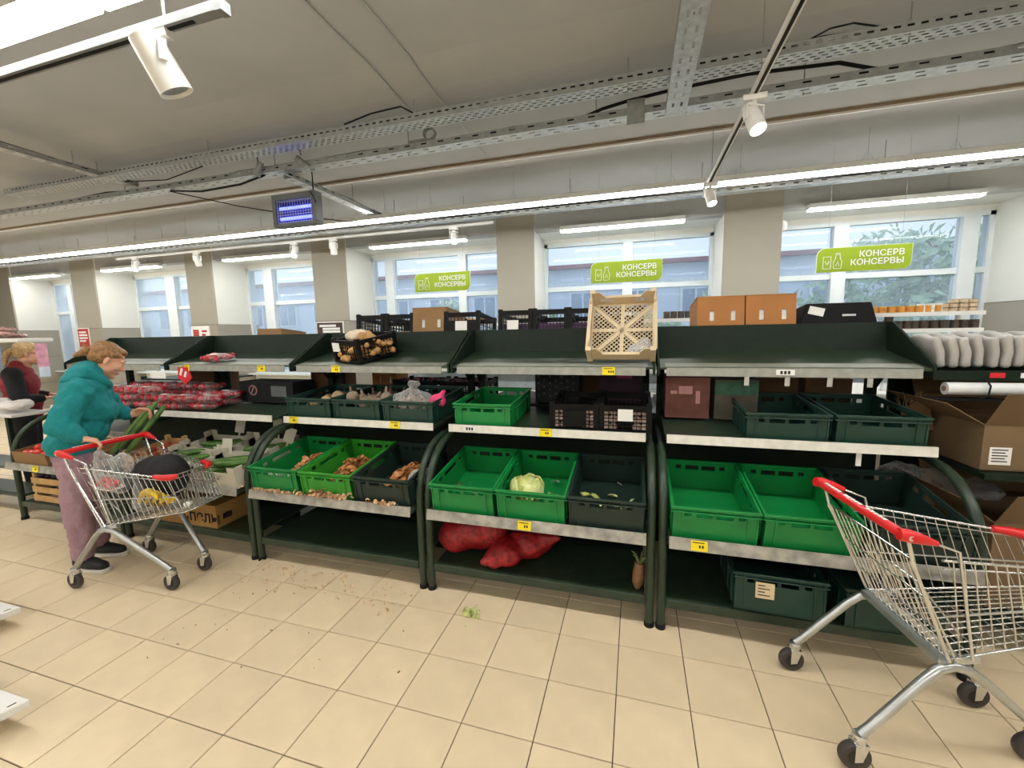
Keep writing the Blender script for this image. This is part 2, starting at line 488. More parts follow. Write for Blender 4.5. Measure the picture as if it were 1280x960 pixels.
# ---------------------------------------------------------------- cable trays
def tray_x(name, label, x0, x1, y, z, w=.12, h=.055, pitch=.1, slot=.045, rows=2, rods=(), rodtop=H):
    t = thing(name, label, 'cable tray', ((x0+x1)/2, y, z))
    a = x0-(x0+x1)/2; b = -a
    n = int((b-a)/pitch)
    hl = []
    for i in range(n):
        u = a+pitch*(i+.3)
        hl.append((u,u+slot))
    MB().holes(a,b,0,h,0,.002,[(u0,u1,h*.5,h*.5+.012) for u0,u1 in hl],'xz').build('side_rail', m_galvd, t)
    MB().holes(a,b,0,h,w-.002,w,[],'xz').build('side_rail', m_galvd, t)
    hh = []
    for q in range(rows):
        c = w*(q+.7)/(rows+.4)
        hh += [(u0+(.03 if q % 2 else 0),u1+(.03 if q % 2 else 0),c-.007,c+.007) for u0,u1 in hl]
    MB().holes(a,b,.002,w-.002,-.001,.001,hh,'xy').build('bottom_plate', m_galv, t)
    for rx in rods:
        MB().tube([(rx-(x0+x1)/2,w/2,-.02),(rx-(x0+x1)/2,w/2,rodtop-z)],.004,6).build('hanger_rod', m_galvd, t)
    # cables lying in it
    for q in range(2):
        pts = []
        for i in range(25):
            pts.append((a+(b-a)*i/24, w*(.35+.3*q)+random.uniform(-.015,.015), h*.75+.012+random.uniform(-.006,.02)))
        MB().tube(pts,.009,6).build('cable', m_black, t, smooth=1)
    return t
def tray_y(name, label, x, y0, y1, z, w=.13, h=.05, rods=(), rodtop=H):
    t = thing(name, label, 'cable tray', (x, (y0+y1)/2, z))
    a = y0-(y0+y1)/2; b = -a
    hl = [(a+.12*(i+.3), a+.12*(i+.3)+.05) for i in range(int((b-a)/.12))]
    hh = [(-w/2+w*q-.007,-w/2+w*q+.007,u0,u1) for q in (.3,.7) for u0,u1 in hl]
    MB().holes(-w/2,w/2,a,b,-.001,.001,hh,'xy').build('bottom_plate', m_galv, t)
    for s in (-1,1):
        MB().holes(a,b,0,h,s*w/2-.001,s*w/2+.001,[(u0,u1,h*.5,h*.5+.012) for u0,u1 in hl],'yz').build('side_rail', m_galvd, t)
    for ry in rods:
        MB().tube([(0,ry-(y0+y1)/2,-.01),(0,ry-(y0+y1)/2,rodtop-z)],.004,6).build('hanger_rod', m_galvd, t)
    MB().tube([(.01,a,.04),(.02,0,.06),(0,b,.04)],.008,6).build('cable', m_black, t, smooth=1)
    return t
tray_x('cable_tray','perforated steel cable tray across the ceiling, the nearer of the long pair',-5.2,4.2,.97,3.12,.13,.055,.06,.032,4,(-3.84,-2.4,-.36,1.18,2.66),3.3)
tray_x('cable_tray','slotted steel cable tray across the ceiling, the farther of the long pair',-6.5,4.4,1.30,3.075,.12,.05,.15,.05,2,(-4.0,-2.0,-.6,.95,2.27),3.3)
tray_x('cable_tray','thin dark cable tray behind the long LED line',-10.5,5.2,3.02,2.96,.1,.035,.12,.05,1,(-8,-6,-4,-1.8,.5,1.9,3.5),3.3)
tray_y('cable_tray','steel tray running towards the viewer at the top middle of the ceiling',1.49,-1.2,1.28,3.02,.13,.05,(0.3,),3.33)
tray_y('cable_tray','steel tray joining the long pair at the top left',-3.75,-1.6,1.3,3.135,.09,.045,(.8,))
tray_y('cable_tray','short steel tray from the long pair back to the thin tray, above the blue lamp',-1.86,1.36,3.1,3.02,.1,.045,(2.3,))
# loose cables and coils along the trays
for pts, r, lb in (([( -.95,1.0,3.20),(-.7,.99,3.235),(-.45,1.0,3.25),(-.36,1.02,3.2)],.006,'thin black cable looping to a hanger rod above the nearer tray'),
               ([(2.18,1.0,3.19),(2.27,.99,3.22),(2.38,.99,3.225),(2.5,1.0,3.19)],.005,'black cable arching over the nearer tray at the upper right'),
               ([(.75,1.34,3.10),(1.0,1.31,3.15),(1.18,1.31,3.175),(1.50,1.31,3.20),(1.94,1.31,3.215),(2.44,1.31,3.19),(2.72,1.33,3.10)],.012,'thick black cable lying over the farther tray near the spotlight'),
               ([(-3.3,1.33,3.06),(-2.9,1.33,3.01),(-2.4,1.33,3.02),(-2.1,1.33,3.07)],.010,'thick black cable sagging under the farther tray at left'),
               ([(-3.36,1.36,3.07),(-2.9,1.75,2.98),(-2.4,2.2,2.93),(-2.0,2.65,2.93)],.006,'thin black cable sagging from the tray to the LED line'),
               ([(-2.28,1.02,3.13),(-2.3,1.06,3.22),(-2.15,1.1,3.24),(-2.05,1.08,3.2),(-2.08,1.1,3.13)],.006,'black cable loop standing up from the nearer tray'),
               ([(-3.5,1.05,3.08),(-3.0,1.08,3.05),(-2.5,1.05,3.1)],.005,'thin cable hanging between the trays at upper left')):
    MB().tube(pts,r,6).build('cable', m_black, None, smooth=3, label=lb, cat='cable')
MB().box(0,.12,0,.004,-.06,.1).build('junction_box', m_galvd, None, loc=(1.17,1.27,3.06), label='small grey junction box hanging over the farther tray', cat='junction box')
coil = thing('coiled_cable','bundle of coiled grey cable resting on the farther tray','cable',(-.38,1.32,3.14))
for q in range(4):
    MB().tube([(math.cos(a)*.05,q*.012-.02,math.sin(a)*.045+.04) for a in [2*PI*i/14 for i in range(14)]],.004,5,closed=True).build('loop', m_galvd, coil)
MB().box(-.18,-.02,-.02,.03,-.01,.006).build('tag', m_galvd, coil)

# ---------------------------------------------------------------- spotlights and tracks
def spot(name, label, loc, tilt, pan, lit=True, L=.17, r=.045, power=0):
    t = thing(name, label, 'spotlight', loc)
    MB().box(-.06,.06,-.018,.018,-.03,0).build('adapter', m_white, t)
    br = MB(); br.tube([(0,0,-.03),(0,0,-.055)],.012,8)
    br.box(-r-.012,r+.012,-.014,.014,-.06,-.052); br.box(-r-.012,-r-.006,-.014,.014,-.13,-.052); br.box(r+.006,r+.012,-.014,.014,-.13,-.052)
    br.build('bracket', m_white, t, rot=(0,0,pan))
    h = MB().lathe([(r*.82,L*.5),(r*.9,L*.52),(r*.92,L*.45),(r,-L*.5),(r*.9,-L*.5),(r*.82,-L*.42)],20).build('lamp_head', m_white, t, smooth=.7)
    h.location = (0,0,-.125); h.rotation_euler = (tilt,0,pan)
    ln = MB().lathe([(r*.82,-L*.44),(0.001,-L*.44)],20).build('lens', m_led if lit else m_galv, h)
    return t
tr = thing('light_track','grey lighting track at the top left carrying a white spotlight','light track',(-2.2,-.62,2.79))
mb = MB(); mb.box(-2.2,1.93,-.02,.02,0,.035); mb.build('rail', pm('grey_track',(128,132,134),.5), tr)
MB().box(-2.2,1.8,-.007,.007,-.004,.0).build('slot', m_black, tr)
MB().box(1.93,1.96,-.022,.022,-.004,.037).build('end_cap', pm('grey_track',(128,132,134),.5), tr)
for xx in (1.65,1.9): MB().tube([(xx,0,.035),(xx,0,.58)],.005,6).build('hanger_rod', m_galvd, tr)
spot('spotlight','large white spotlight, unlit, on the track at the top left',(-.595,-.62,2.79),.45,-.5,False,.19,.062)
tr = thing('light_track','dark lighting track running into the room at upper right, two lit spotlights','light track',(1.87,1.1,2.86))
MB().box(-.018,.018,-2.2,1.25,0,.03).build('rail', m_white, tr)
MB().box(-.008,.008,-2.2,1.25,-.003,.0).build('slot', m_black, tr)
for yy in (-.4,1.12): MB().tube([(0,yy,.03),(0,yy,.44)],.003,6).build('hanger_rod', m_galvd, tr)
spot('spotlight','white spotlight glowing on the track right of the upper middle tray',(1.87,.82,2.86),-.5,.5,True)
spot('spotlight','lit white spotlight at the far end of the dark track',(1.875,2.3,2.86),-.45,.5,True,.15,.042)
tr = thing('light_track','white lighting track under the thin dark tray, five spotlights','light track',(-3.4,3.25,2.93))
MB().box(-4,2.9,-.018,.018,0,.03).build('rail', m_white, tr)
for xx in (-3.5,-1.5,.5,2.5): MB().tube([(xx,0,.03),(xx,0,.37)],.004,6).build('hanger_rod', m_galvd, tr)
for xx,lit,lb,ti in ((-6.95,True,'lit spotlight near the red poster pier',-.5),(-5.55,True,'lit spotlight in front of the pier with the white poster',.5),(-3.62,True,'lit spotlight at the end of the tube left of the brown poster pier',-.6),
                  (-2.93,False,'unlit white spotlight in front of the pier with the brown poster',.3),(-1.05,True,'brightly lit spotlight above the left green sign',-.7)):
    spot('spotlight',lb,(xx,3.25,2.93),ti,.5,lit)

# ---------------------------------------------------------------- insect lamp
t = thing('insect_killer','grey insect lamp with glowing blue tubes hanging by a rope','insect lamp',(-1.87,1.4,2.62))
mb = MB(); mb.box(-.25,.25,0,.1,.235,.29); mb.box(-.25,.25,0,.1,-.005,.02); mb.box(-.25,-.205,0,.1,.02,.235); mb.box(.205,.25,0,.1,.02,.235)
mb.build('casing', pm('grey_casing',(96,100,100),.45), t, bevel=.004)
MB().box(-.205,.205,.085,.1,.02,.235).build('back_plate', pm('blue_reflector',(40,44,120),.4), t)
m_uv = em('uv_tube', (.06,.10,1.0), 3)
for zz in (.075,.17): MB().tube([(-.2,.05,zz),(.2,.05,zz)],.016,10).build('uv_tube', m_uv, t, smooth=.8)
mb = MB()
for i in range(14): mb.box(-.2+i*.03,-.198+i*.03,.012,.015,.02,.235)
for zz in (.03,.1,.125,.145,.225): mb.box(-.205,.205,.016,.019,zz-.002,zz+.002)
mb.build('grille', m_galv, t)
MB().tube([(.2,.05,.29),(.2,.05,.46),(.19,.03,.53)],.006,6).build('rope', m_black, t)
MB().tube([(.2,0.0,.28),(.23,-.01,.25),(.26,-.01,.2),(.27,-.01,.17)],.005,5).build('rope_end', m_black, t)
for xx, lb in ((-2.1,'grey adapter hanging by its cable above the blue insect lamp'),(-1.62,'grey plug hanging on the rope above the insect lamp')):
    t = thing('plug_adapter', lb, 'adapter', (xx,1.27,3.1))
    MB().obox((0,0,0),(.05,.04,.13),(0,.5 if xx < -2 else -.8,0)).build('body', m_galvd, t, bevel=.006)
    MB().tube([(0,0,.06),(-.01,0,.1),(.02,.01,.12)],.004,5).build('cord', m_black, t)

# ---------------------------------------------------------------- hanging signs
m_sign = pm('lime_sign',(150,176,36),.5,var=.03)
def sign(xc, zc, label):
    t = thing('hanging_sign', label, 'sign', (xc,3.0,zc))
    w, h, r = .385, .115, .07
    poly = [(-w,-h)] + [(w-r+r*math.sin(a),-h+r-r*math.cos(a)) for a in [PI/2*i/6 for i in range(7)]] + [(w,h)] + [(-w+r-r*math.sin(a),h-r+r*math.cos(a)) for a in [PI/2*i/6 for i in range(7)]]
    MB().prism(poly,0,.008,'y').build('board', m_sign, t)
    MB().prism([(u*1.012,v*1.03) for u,v in poly],.003,.012,'y').build('edge', m_paper, t)
    text('lettering','КОНСЕРВ\nКОНСЕРВЫ',.077,m_paper,t,(w-.055,-.001,.018),(PI/2,0,0),'RIGHT',bold=.0012)
    ic = MB()
    for a,b,c,d in ((-.335,-.265,-.085,-.08),(-.335,-.265,.03,.035),(-.335,-.33,-.085,.035),(-.27,-.265,-.085,.035)): ic.box(a,b,-.002,0,c,d)
    ic.tube([(-.318,-.001,-.01),(-.30,-.001,-.045),(-.282,-.001,-.01)],.004,4)
    ic.tube([(-.24,-.001,-.085),(-.18,-.001,-.085),(-.175,-.001,-.02),(-.19,-.001,.015),(-.193,-.001,.05),(-.227,-.001,.05),(-.23,-.001,.015),(-.245,-.001,-.02)],.003,4,closed=True)
    ic.tube([(-.232,-.001,.06),(-.188,-.001,.06)],.003,4)
    ic.tube([(-.225,-.001,-.06),(-.21,-.001,-.02),(-.195,-.001,-.06)],.003,4)
    ic.build('jar_icons', m_paper, t)
    for s in (-1,1): MB().tube([(s*.3,.005,h),(s*.3,.005,H-zc)],.0012,4).build('wire', m_galvd, t)
sign(-1.13,2.215,'green hanging sign for canned food, leftmost of three, over black crates')
sign(1.135,2.215,'green hanging sign for canned food, the middle one, above the beige crate')
sign(3.365,2.21,'green hanging sign for canned food, rightmost of three')

# ---------------------------------------------------------------- outside
MB().box(-80,60,4.9,120,-1.2,-0.9).build('ground_outside', pm('asphalt',(150,156,160),.9,var=.1,scale=.5), kind='structure')
t = thing('outside_building','pale two-storey building with a red eave line beyond the windows','building',(-10,22,-1))
MB().box(-60,45,0,12,0,5.9).build('wall', pm('pale_plaster',(214,224,238),.8,var=.04,scale=.6), t)
MB().box(-60,45,-.08,0,0,2.6).build('ground_floor_wall', pm('pink_plaster',(208,188,200),.8,var=.06,scale=.6), t)
MB().box(-60.3,45.3,-.5,12.3,5.9,6.1).build('eave', pm('eave_red',(150,84,84),.6), t)
MB().box(-60,45,-.15,0,4.9,5.15).build('cornice', pm('white_plaster',(230,234,238),.8), t)
MB().box(-60,45,-.12,0,2.6,2.8).build('cornice', pm('white_plaster',(230,234,238),.8), t)
m_ow = pm('dark_panes',(132,152,178),.2); m_wf = pm('white_plaster',(230,234,238),.8)
fr_me = MB().box(-.75,.75,-.1,0,0,1.5).mesh('window'); fr_me.materials.append(m_wf)
pn_me = MB().box(-.63,-.05,-.13,-.09,.1,1.4).box(.05,.63,-.13,-.09,.1,1.4).mesh('pane'); pn_me.materials.append(m_ow)
for k in range(28):
    for zz in (.8,3.15):
        w = share('window', fr_me, t, (-38+2.9*k,-.09,zz)); share('pane', pn_me, w)
def tree(x, y, h, r, label, n=2200):
    t = thing('tree', label, 'tree', (x,y,-1))
    MB().tube([(0,0,0),(.05,.1,h*.35),(-.1,.05,h*.65)],[.16,.13,.07],8).build('trunk', pm('bark',(92,84,74),.9), t, smooth=2)
    mb = MB()
    lobes = [(Vector((random.gauss(0,r*.55),random.gauss(0,r*.45),h*.62+random.uniform(-.32,.32)*h)), r*random.uniform(.35,.6)) for _ in range(10)]
    for i in range(n):
        c, q = random.choice(lobes)
        d = Vector((random.gauss(0,1),random.gauss(0,1),random.gauss(0,1))).normalized()*q*random.uniform(.6,1)
        p = c+d; s = random.uniform(.10,.2)
        u = Vector((random.gauss(0,1),random.gauss(0,1),random.gauss(0,1))).normalized(); w = u.orthogonal().normalized()
        nn = u.cross(w)*s*.15
        mb.add([p-u*s, p-w*s*.5+nn, p+u*s, p+w*s*.5+nn], [(0,1,2,3)])
    mb.build('foliage', pm('leaf',(150,184,140),.6,var=.25,scale=1.5,rgb2=(200,222,186)), t, kind='stuff')
tree(7.7,11.5,4.4,1.9,'leafy tree seen through the right window below the green sign',3200)
tree(12.2,14,5.6,1.4,'leafy tree seen in the narrow pane at the far right',3200)
tree(16.5,15,5.6,1.8,'leafy tree outside past the right pier',1500)
tree(1.6,12,3.2,.9,'leafy tree seen beneath the middle green sign',1500)
tree(-2.2,14,3.6,.9,'leafy tree seen left of the middle green sign',1500)
tree(-6.6,15,4.0,1.0,'leafy tree seen behind the left green sign',1500)
# ================================================================== PRODUCE RACKS
RW = 1.338
def price_tag(parent, x, y, z, tilt=0.0, n=2, w=.075):
    t = MB().box(-w/2,w/2,-.003,0,-.022,.026).build('price_tag', m_yellow, parent, loc=(x,y,z), rot=(tilt,0,0))
    mb = MB()
    for i in range(n):
        mb.box(-.002+i*.013,.006+i*.013,-.0042,-.003,-.008,.005)
    mb.box(-w*.4,w*.3,-.0042,-.003,.015,.019)
    mb.build('print', m_ink, t, kind='stuff')
    return t
def rack(x0, label, tags, tray=True, back=True, ends=(True,True)):
    t = thing('produce_rack', label, 'rack', (x0,0,0))
    W = RW
    # base deck with its folded front edge
    d = MB().box(.055,W-.055,.185,1.10,.155,.172); d.box(.055,W-.055,.172,.187,.125,.174)
    d.build('base_deck', m_rack, t, bevel=.003)
    MB().box(.07,W-.07,.6,.66,.03,.155).build('plinth', m_rackd, t)
    # lower slanted shelf
    MB().prism([(.125,.505),(.76,.594),(.757,.612),(.122,.523)],.05,W-.05,'x').build('lower_shelf', m_rack, t)
    r = MB().prism([(.104,.492),(.112,.492),(.124,.548),(.116,.548)],.055,W-.055,'x')
    r.build('lower_price_rail', m_raild, t)
    # middle shelf
    MB().prism([(.47,.945),(1.10,.985),(1.099,1.003),(.469,.963)],.05,W-.05,'x').build('middle_shelf', m_rack, t)
    MB().box(.055,W-.055,.468,.474,.963,.985).build('shelf_lip', m_rack, t)
    MB().prism([(.452,.936),(.460,.936),(.464,.984),(.456,.984)],.055,W-.058,'x').build('middle_price_rail', m_rail, t)
    if tray:
        MB().prism([(.63,1.335),(1.06,1.412),(1.058,1.424),(.628,1.347)],.02,W-.02,'x').build('tray_floor', m_rack, t)
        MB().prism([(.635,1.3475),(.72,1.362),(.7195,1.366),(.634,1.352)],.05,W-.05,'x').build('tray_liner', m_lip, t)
        MB().prism([(1.05,1.40),(1.066,1.40),(1.10,1.588),(1.084,1.588)],.012,W-.012,'x').build('tray_back', m_rackd, t)
        for s in (0.006, W-.018):
            MB().prism([(.622,1.30),(.66,1.30),(1.07,1.385),(1.10,1.588),(1.02,1.59),(.64,1.372),(.622,1.36)],s,s+.012,'x').build('tray_side', m_rackd, t)
        MB().prism([(.616,1.298),(.624,1.298),(.626,1.346),(.618,1.346)],.055,W-.062,'x').build('tray_price_rail', m_railt, t)
        for s in ((.045, W-.045) if x0 > -3 else ()):
            MB().tube([(s,1.08,1.2),(s,.98,1.30),(s,.80,1.345)],.012,6).build('bracket', m_black, t)
        # rear side of the double rack
        MB().prism([(1.11,1.47),(1.66,1.40),(1.662,1.415),(1.112,1.485)],.03,W-.03,'x').build('rear_tray', m_rackd, t)
    MB().box(.03,W-.03,1.11,1.75,1.0,1.018).build('rear_shelf', m_rackd, t)
    MB().box(.03,W-.03,1.11,1.85,.50,.52).build('rear_shelf', m_rackd, t)
    for s in (.05, W-.05):
        MB().box(s-.025,s+.025,1.103,1.15,.02,1.455 if tray else 1.05).build('upright', m_rackd, t)
    if back:
        MB().box(.0,W,1.096,1.102,.17,.98).build('back_panel', m_rackd, t)
    for s, e in ((.029, ends[0]), (W-.029, ends[1])):
        if not e: continue
        pts = [(s,.187,.02),(s,.185,.3),(s,.185,.56)] + arc((.515,.56),.33,PI,PI/2+.12,10,'yz',s)[1:] + [(s,.56,.895)]
        MB().tube(pts,.022,12).build('post', m_rack, t, smooth=1)
        MB().lathe([(.026,0),(.026,.022),(.02,.03)],12,(s,.187,0)).build('foot', m_black, t)
        MB().box(s-.012,s+.012,.55,1.11,.885,.91).build('side_rail', m_rackd, t)
    for (lv, x, n) in tags:
        yz = {'t':(.615,1.322,-.04), 'm':(.452,.960,-.08), 'l':(.107,.520,-.2)}[lv]
        price_tag(t, x-x0, yz[0], yz[1], yz[2], n)
    return t
RA = rack(1.378,'rightmost produce rack, two dark crates on its middle shelf, empty top tray',[('l',1.57,2)])
RB = rack(.04,'produce rack with the beige crate on its tray and red sacks below',[('t',1.1,3),('m',.74,2),('l',.69,2)])
RC = rack(-1.298,'green produce rack with onion crates and an empty bottom deck',[('t',-.88,2),('m',-1.15,2),('m',-.3,2)])
RD = rack(-2.636,'green produce rack with cucumber boxes, behind the left shopping cart',[('t',-2.38,2),('t',-1.58,2)])
RE = rack(-3.974,'green produce rack with a tomato box, behind the woman in the teal hoodie',[('l',-3.5,2)])
RF = rack(-5.40,'low dark rack without a tray behind the worker at the left edge',[],tray=False)
RF.location = (-5.40,1.02,0)
# white printed strips on rails (price rail inserts)
for rk, y, z, x, n in ((RB,.451,.962,.16,3),(RA,.614,1.324,.62,3)):
    MB().box(x,x+.09,y-.003,y,z-.015,z+.015).build('price_tag', m_paper, rk)
    q = MB()
    for i in range(n): q.box(x+.02+i*.018,x+.032+i*.018,y-.004,y-.003,z-.009,z+.009)
    q.build('price_print', m_ink, rk, kind='stuff')
# small plastic price-holder clips under the tray and a hanging tag
for x in (2.06,2.26,2.44,1.86): MB().box(-.012,.012,0,.004,-.05,0).build('clip', m_galv, RA, loc=(x-1.378,.63,1.297))
MB().box(-.011,.011,0,.005,-.07,0).build('clip', m_paper, RA, loc=(.97,.47,.935))

# ================================================================== CRATES
PROTO = {}
def e2(matl, h, label, loc, rot=(0,0,0), cat='crate', w=.4, d=.555):
    key = (matl.name, h, w, d)
    if key in PROTO:
        return dup(PROTO[key], loc, rot, label)
    t = thing('plastic_crate', label, cat, loc, rot); PROTO[key] = t
    a = w/2-.010; th = .008
    hz = h-.052
    fh = [(-.135,-.105,hz,hz+.026),(-.082,-.008,hz-.004,hz+.026),(.008,.082,hz-.004,hz+.026),(.105,.135,hz,hz+.026)]
    sh = [(d*.5-.17,d*.5-.13,hz,hz+.028),(d*.5-.09,d*.5+.09,hz-.002,hz+.028),(d*.5+.13,d*.5+.17,hz,hz+.028)]
    for nm, y in (('front_wall',.012),('back_wall',d-.02)):
        mb = MB().holes(-a,a,.004,h-.012,y,y+th,fh,'xz')
        s = -.006 if nm == 'front_wall' else th
        for u in (-.145,.145,-.185,.185): mb.box(u-.004,u+.004,y+s,y+s+.006,.006,h-.012)
        mb.build(nm, matl, t)
    for s in (-1,1):
        x = s*a-(th if s > 0 else 0)
        mb = MB().holes(.012,d-.012,.004,h-.012,x,x+th,sh,'yz')
        for u in (.07,.17,d-.17,d-.07): mb.box(x+(th if s > 0 else -.006),x+(th+.006 if s > 0 else 0),u-.004,u+.004,.006,h-.012)
        mb.build('side_wall', matl, t)
    MB().box(-a,a,.012,d-.012,0,.007).build('base', matl, t)
    rm = MB()
    for q0, q1 in ((h-.012,h),(h-.03,h-.024)):
        rm.box(-w/2,w/2,0,.014,q0,q1); rm.box(-w/2,w/2,d-.014,d,q0,q1)
        rm.box(-w/2,-w/2+.014,.014,d-.014,q0,q1); rm.box(w/2-.014,w/2,.014,d-.014,q0,q1)
    rm.build('rim', matl, t, bevel=.0015)
    return t
T8 = math.atan2(.089,.635); T3 = math.atan2(.04,.63)
def on_low(x, y=.138): return (x, y, .528+(y-.125)*.140)
def on_mid(x, y=.49): return (x, y, .968+(y-.47)*.0635)
H2 = .18; H1 = .15
# lower shelves
e2(m_green,H2,'green crate on the lower shelf left of the cabbage crate, nearly empty',on_low(.312),(T8,0,.0))
e2(m_green,H2,'green crate on the lower shelf holding a cabbage',on_low(.716),(T8,0,0))
e2(m_dkc,H2,'dark crate with cabbage scraps on the lower shelf, right of the cabbage crate',on_low(1.119),(T8,0,0))
e2(m_green,H2,'empty green crate on the lower shelf at the left end of the right rack',on_low(1.638),(T8,0,0))
e2(m_green,H2,'empty green crate on the lower shelf behind the red cart handle',on_low(2.043),(T8,0,0))
e2(m_dkc,H2+.01,'dark green crate on the lower shelf seen through the right cart basket',on_low(2.449),(T8,0,0))
e2(m_green,H2,'green crate of onion skins with a clear bag on it, leftmost of the onion crates',on_low(-1.038),(T8,0,.0))
e2(m_lime,H2,'bright green crate of onion skins, between a green and a dark crate',on_low(-.627),(T8,0,0))
e2(m_dkc,H2,'dark crate of onion skins with a crumpled bag',on_low(-.219),(T8,0,0))
# middle shelves
e2(m_dkg,H1,'dark green crate on the middle shelf of the right rack, left of two',on_mid(2.03),(T3,0,0))
e2(m_dkg,H1,'dark green crate on the middle shelf of the right rack, at its right end',on_mid(2.445,.495),(T3,0,-.01))
e2(m_green,H1,'green crate alone on the middle shelf above the nearly empty green crate',on_mid(.315),(T3,0,0))
e2(m_dkg,H1,'dark green crate with small potatoes on the middle shelf, left of three',on_mid(-1.045),(T3,0,0))
e2(m_dkg,H1,'dark green crate with beets on the middle shelf, centre of three',on_mid(-.635),(T3,0,0))
e2(m_dkg,H1,'dark green crate with a clear and a pink bag on the middle shelf',on_mid(-.225),(T3,0,0))
# bottom deck, right rack
cr = e2(m_dkg,.195,'dark green crate with a paper label, tilted on the bottom deck of the right rack',(1.93,.125,.205),(-.02,.0,-.03))
e2(m_dkg,.195,'dark green crate on the bottom deck behind the right cart',(2.40,.16,.180),(0.0,0,.04))
lb = MB().box(-.10,-.02,.004,.008,.075,.155).build('paper_label', pm('beige_paper',(214,196,160),.7), cr)
q = MB(); [q.box(-.09,-.04-.02*(i % 2),.0025,.004,.09+.016*i,.094+.016*i) for i in range(4)]; q.build('print', m_ink, cr, kind='stuff')

def lattice(name, label, w, d, h, matl, loc, rot, n=9, rows=4, cat='crate', key=None, bar=.0022):
    if key and key in PROTO: return dup(PROTO[key], loc, rot, label)
    t = thing(name, label, cat, loc, rot)
    if key: PROTO[key] = t
    th = .006
    def grid(u0, u1):
        hs = []
        p = (u1-u0-.05)/n
        for i in range(n):
            for j in range(rows):
                z0 = .02+j*(h-.055)/rows
                hs.append((u0+.025+i*p+bar,u0+.025+(i+1)*p-bar,z0+bar,z0+(h-.055)/rows-bar))
        return hs
    MB().holes(-w/2,w/2,.0,h,0,th,grid(-w/2,w/2),'xz').build('front_wall', matl, t)
    MB().holes(-w/2,w/2,.0,h,d-th,d,grid(-w/2,w/2),'xz').build('back_wall', matl, t)
    for s in (-w/2,w/2-th):
        MB().holes(th,d-th,0,h,s,s+th,grid(0,d),'yz').build('side_wall', matl, t)
    MB().holes(-w/2+th,w/2-th,th,d-th,0,.006,[(-w/2+.03+.045*i,-w/2+.06+.045*i,.03+.045*j,.06+.045*j) for i in range(int((w-.06)/.045)) for j in range(int((d-.06)/.045))],'xy').build('base', matl, t)
    for sx in (-w/2-.004,w/2-.026):
        for sy in (-.004,d-.026): MB().box(sx,sx+.03,sy,sy+.03,0,h+.012).build('corner_post', matl, t)
    rm = MB(); rm.box(-w/2-.006,w/2+.006,-.006,.012,h-.012,h); rm.box(-w/2-.006,w/2+.006,d-.012,d+.006,h-.012,h)
    rm.box(-w/2-.006,-w/2+.012,0,d,h-.012,h); rm.box(w/2-.012,w/2+.006,0,d,h-.012,h)
    rm.build('rim', matl, t)
    return t
# two black lattice crates on the middle shelf
b1 = lattice('lattice_crate','black lattice crate on the middle shelf, left of the pair under the beige crate',.285,.36,.165,m_blk,on_mid(.905,.5),(T3,0,0),9,5)
MB().box(-.06,.075,-.012,-.006,.03,.13).build('handle_panel', m_blk, b1)
b2 = lattice('lattice_crate','black lattice crate with a white label on the middle shelf, right of the pair',.29,.36,.165,m_blk,on_mid(1.203,.5),(T3,0,0),9,5)
MB().box(-.04,.045,-.010,-.006,.075,.145).build('paper_label', m_paper, b2)
# crate of ginger on the tray
gc = lattice('lattice_crate','black lattice crate full of ginger, askew on the top tray',.30,.36,.17,m_blk,(-.80,.655,1.365),(.17,.03,-.30),10,5)
MB().box(-.135,-.055,-.012,-.006,.085,.15).build('paper_label', m_paper, gc)
# black crates standing on the rear tray
for x, lb, yy in ((-.935,'black lattice crate behind the ginger crate, first from the left',1.13),(-.655,'black lattice crate standing left of the brown carton behind the trays',1.13),
                  (.36,'black lattice crate behind the middle tray, leftmost of a row, white label',1.13),(.635,'black lattice crate behind the middle tray, second of the row',1.13),
                  (.90,'black lattice crate behind the middle tray, left of the beige crate',1.13),(1.175,'black lattice crate behind the beige crate',1.15)):
    c = lattice('lattice_crate',lb,.262,.42,.235,m_blk,(x,yy,1.50),(-.12,0,0),8,6,bar=.0018)
    if x == .36: MB().box(-.06,.03,-.01,-.006,.09,.16).build('paper_label', m_paper, c)
    if x > 0:
        MB().box(-.11,.11,.05,.37,.01,.14).build('contents', pm('purple_packs',(76,44,84),.4,var=.4,scale=30), c, kind='stuff')
    else:
        MB().box(-.11,.11,.05,.37,.01,.10).build('contents', pm('pale_packs',(170,150,130),.5,var=.3,scale=30), c, kind='stuff')
bc = lattice('lattice_crate','black crate with a pale label right of the brown carton, behind the trays',.30,.42,.235,m_blk,(-.085,1.13,1.50),(-.12,0,0),8,3)
MB().box(-.13,.13,-.004,.004,.02,.17).build('solid_panel', m_blk, bc); MB().box(-.05,.05,-.011,-.007,.09,.165).build('paper_label', m_paper, bc)
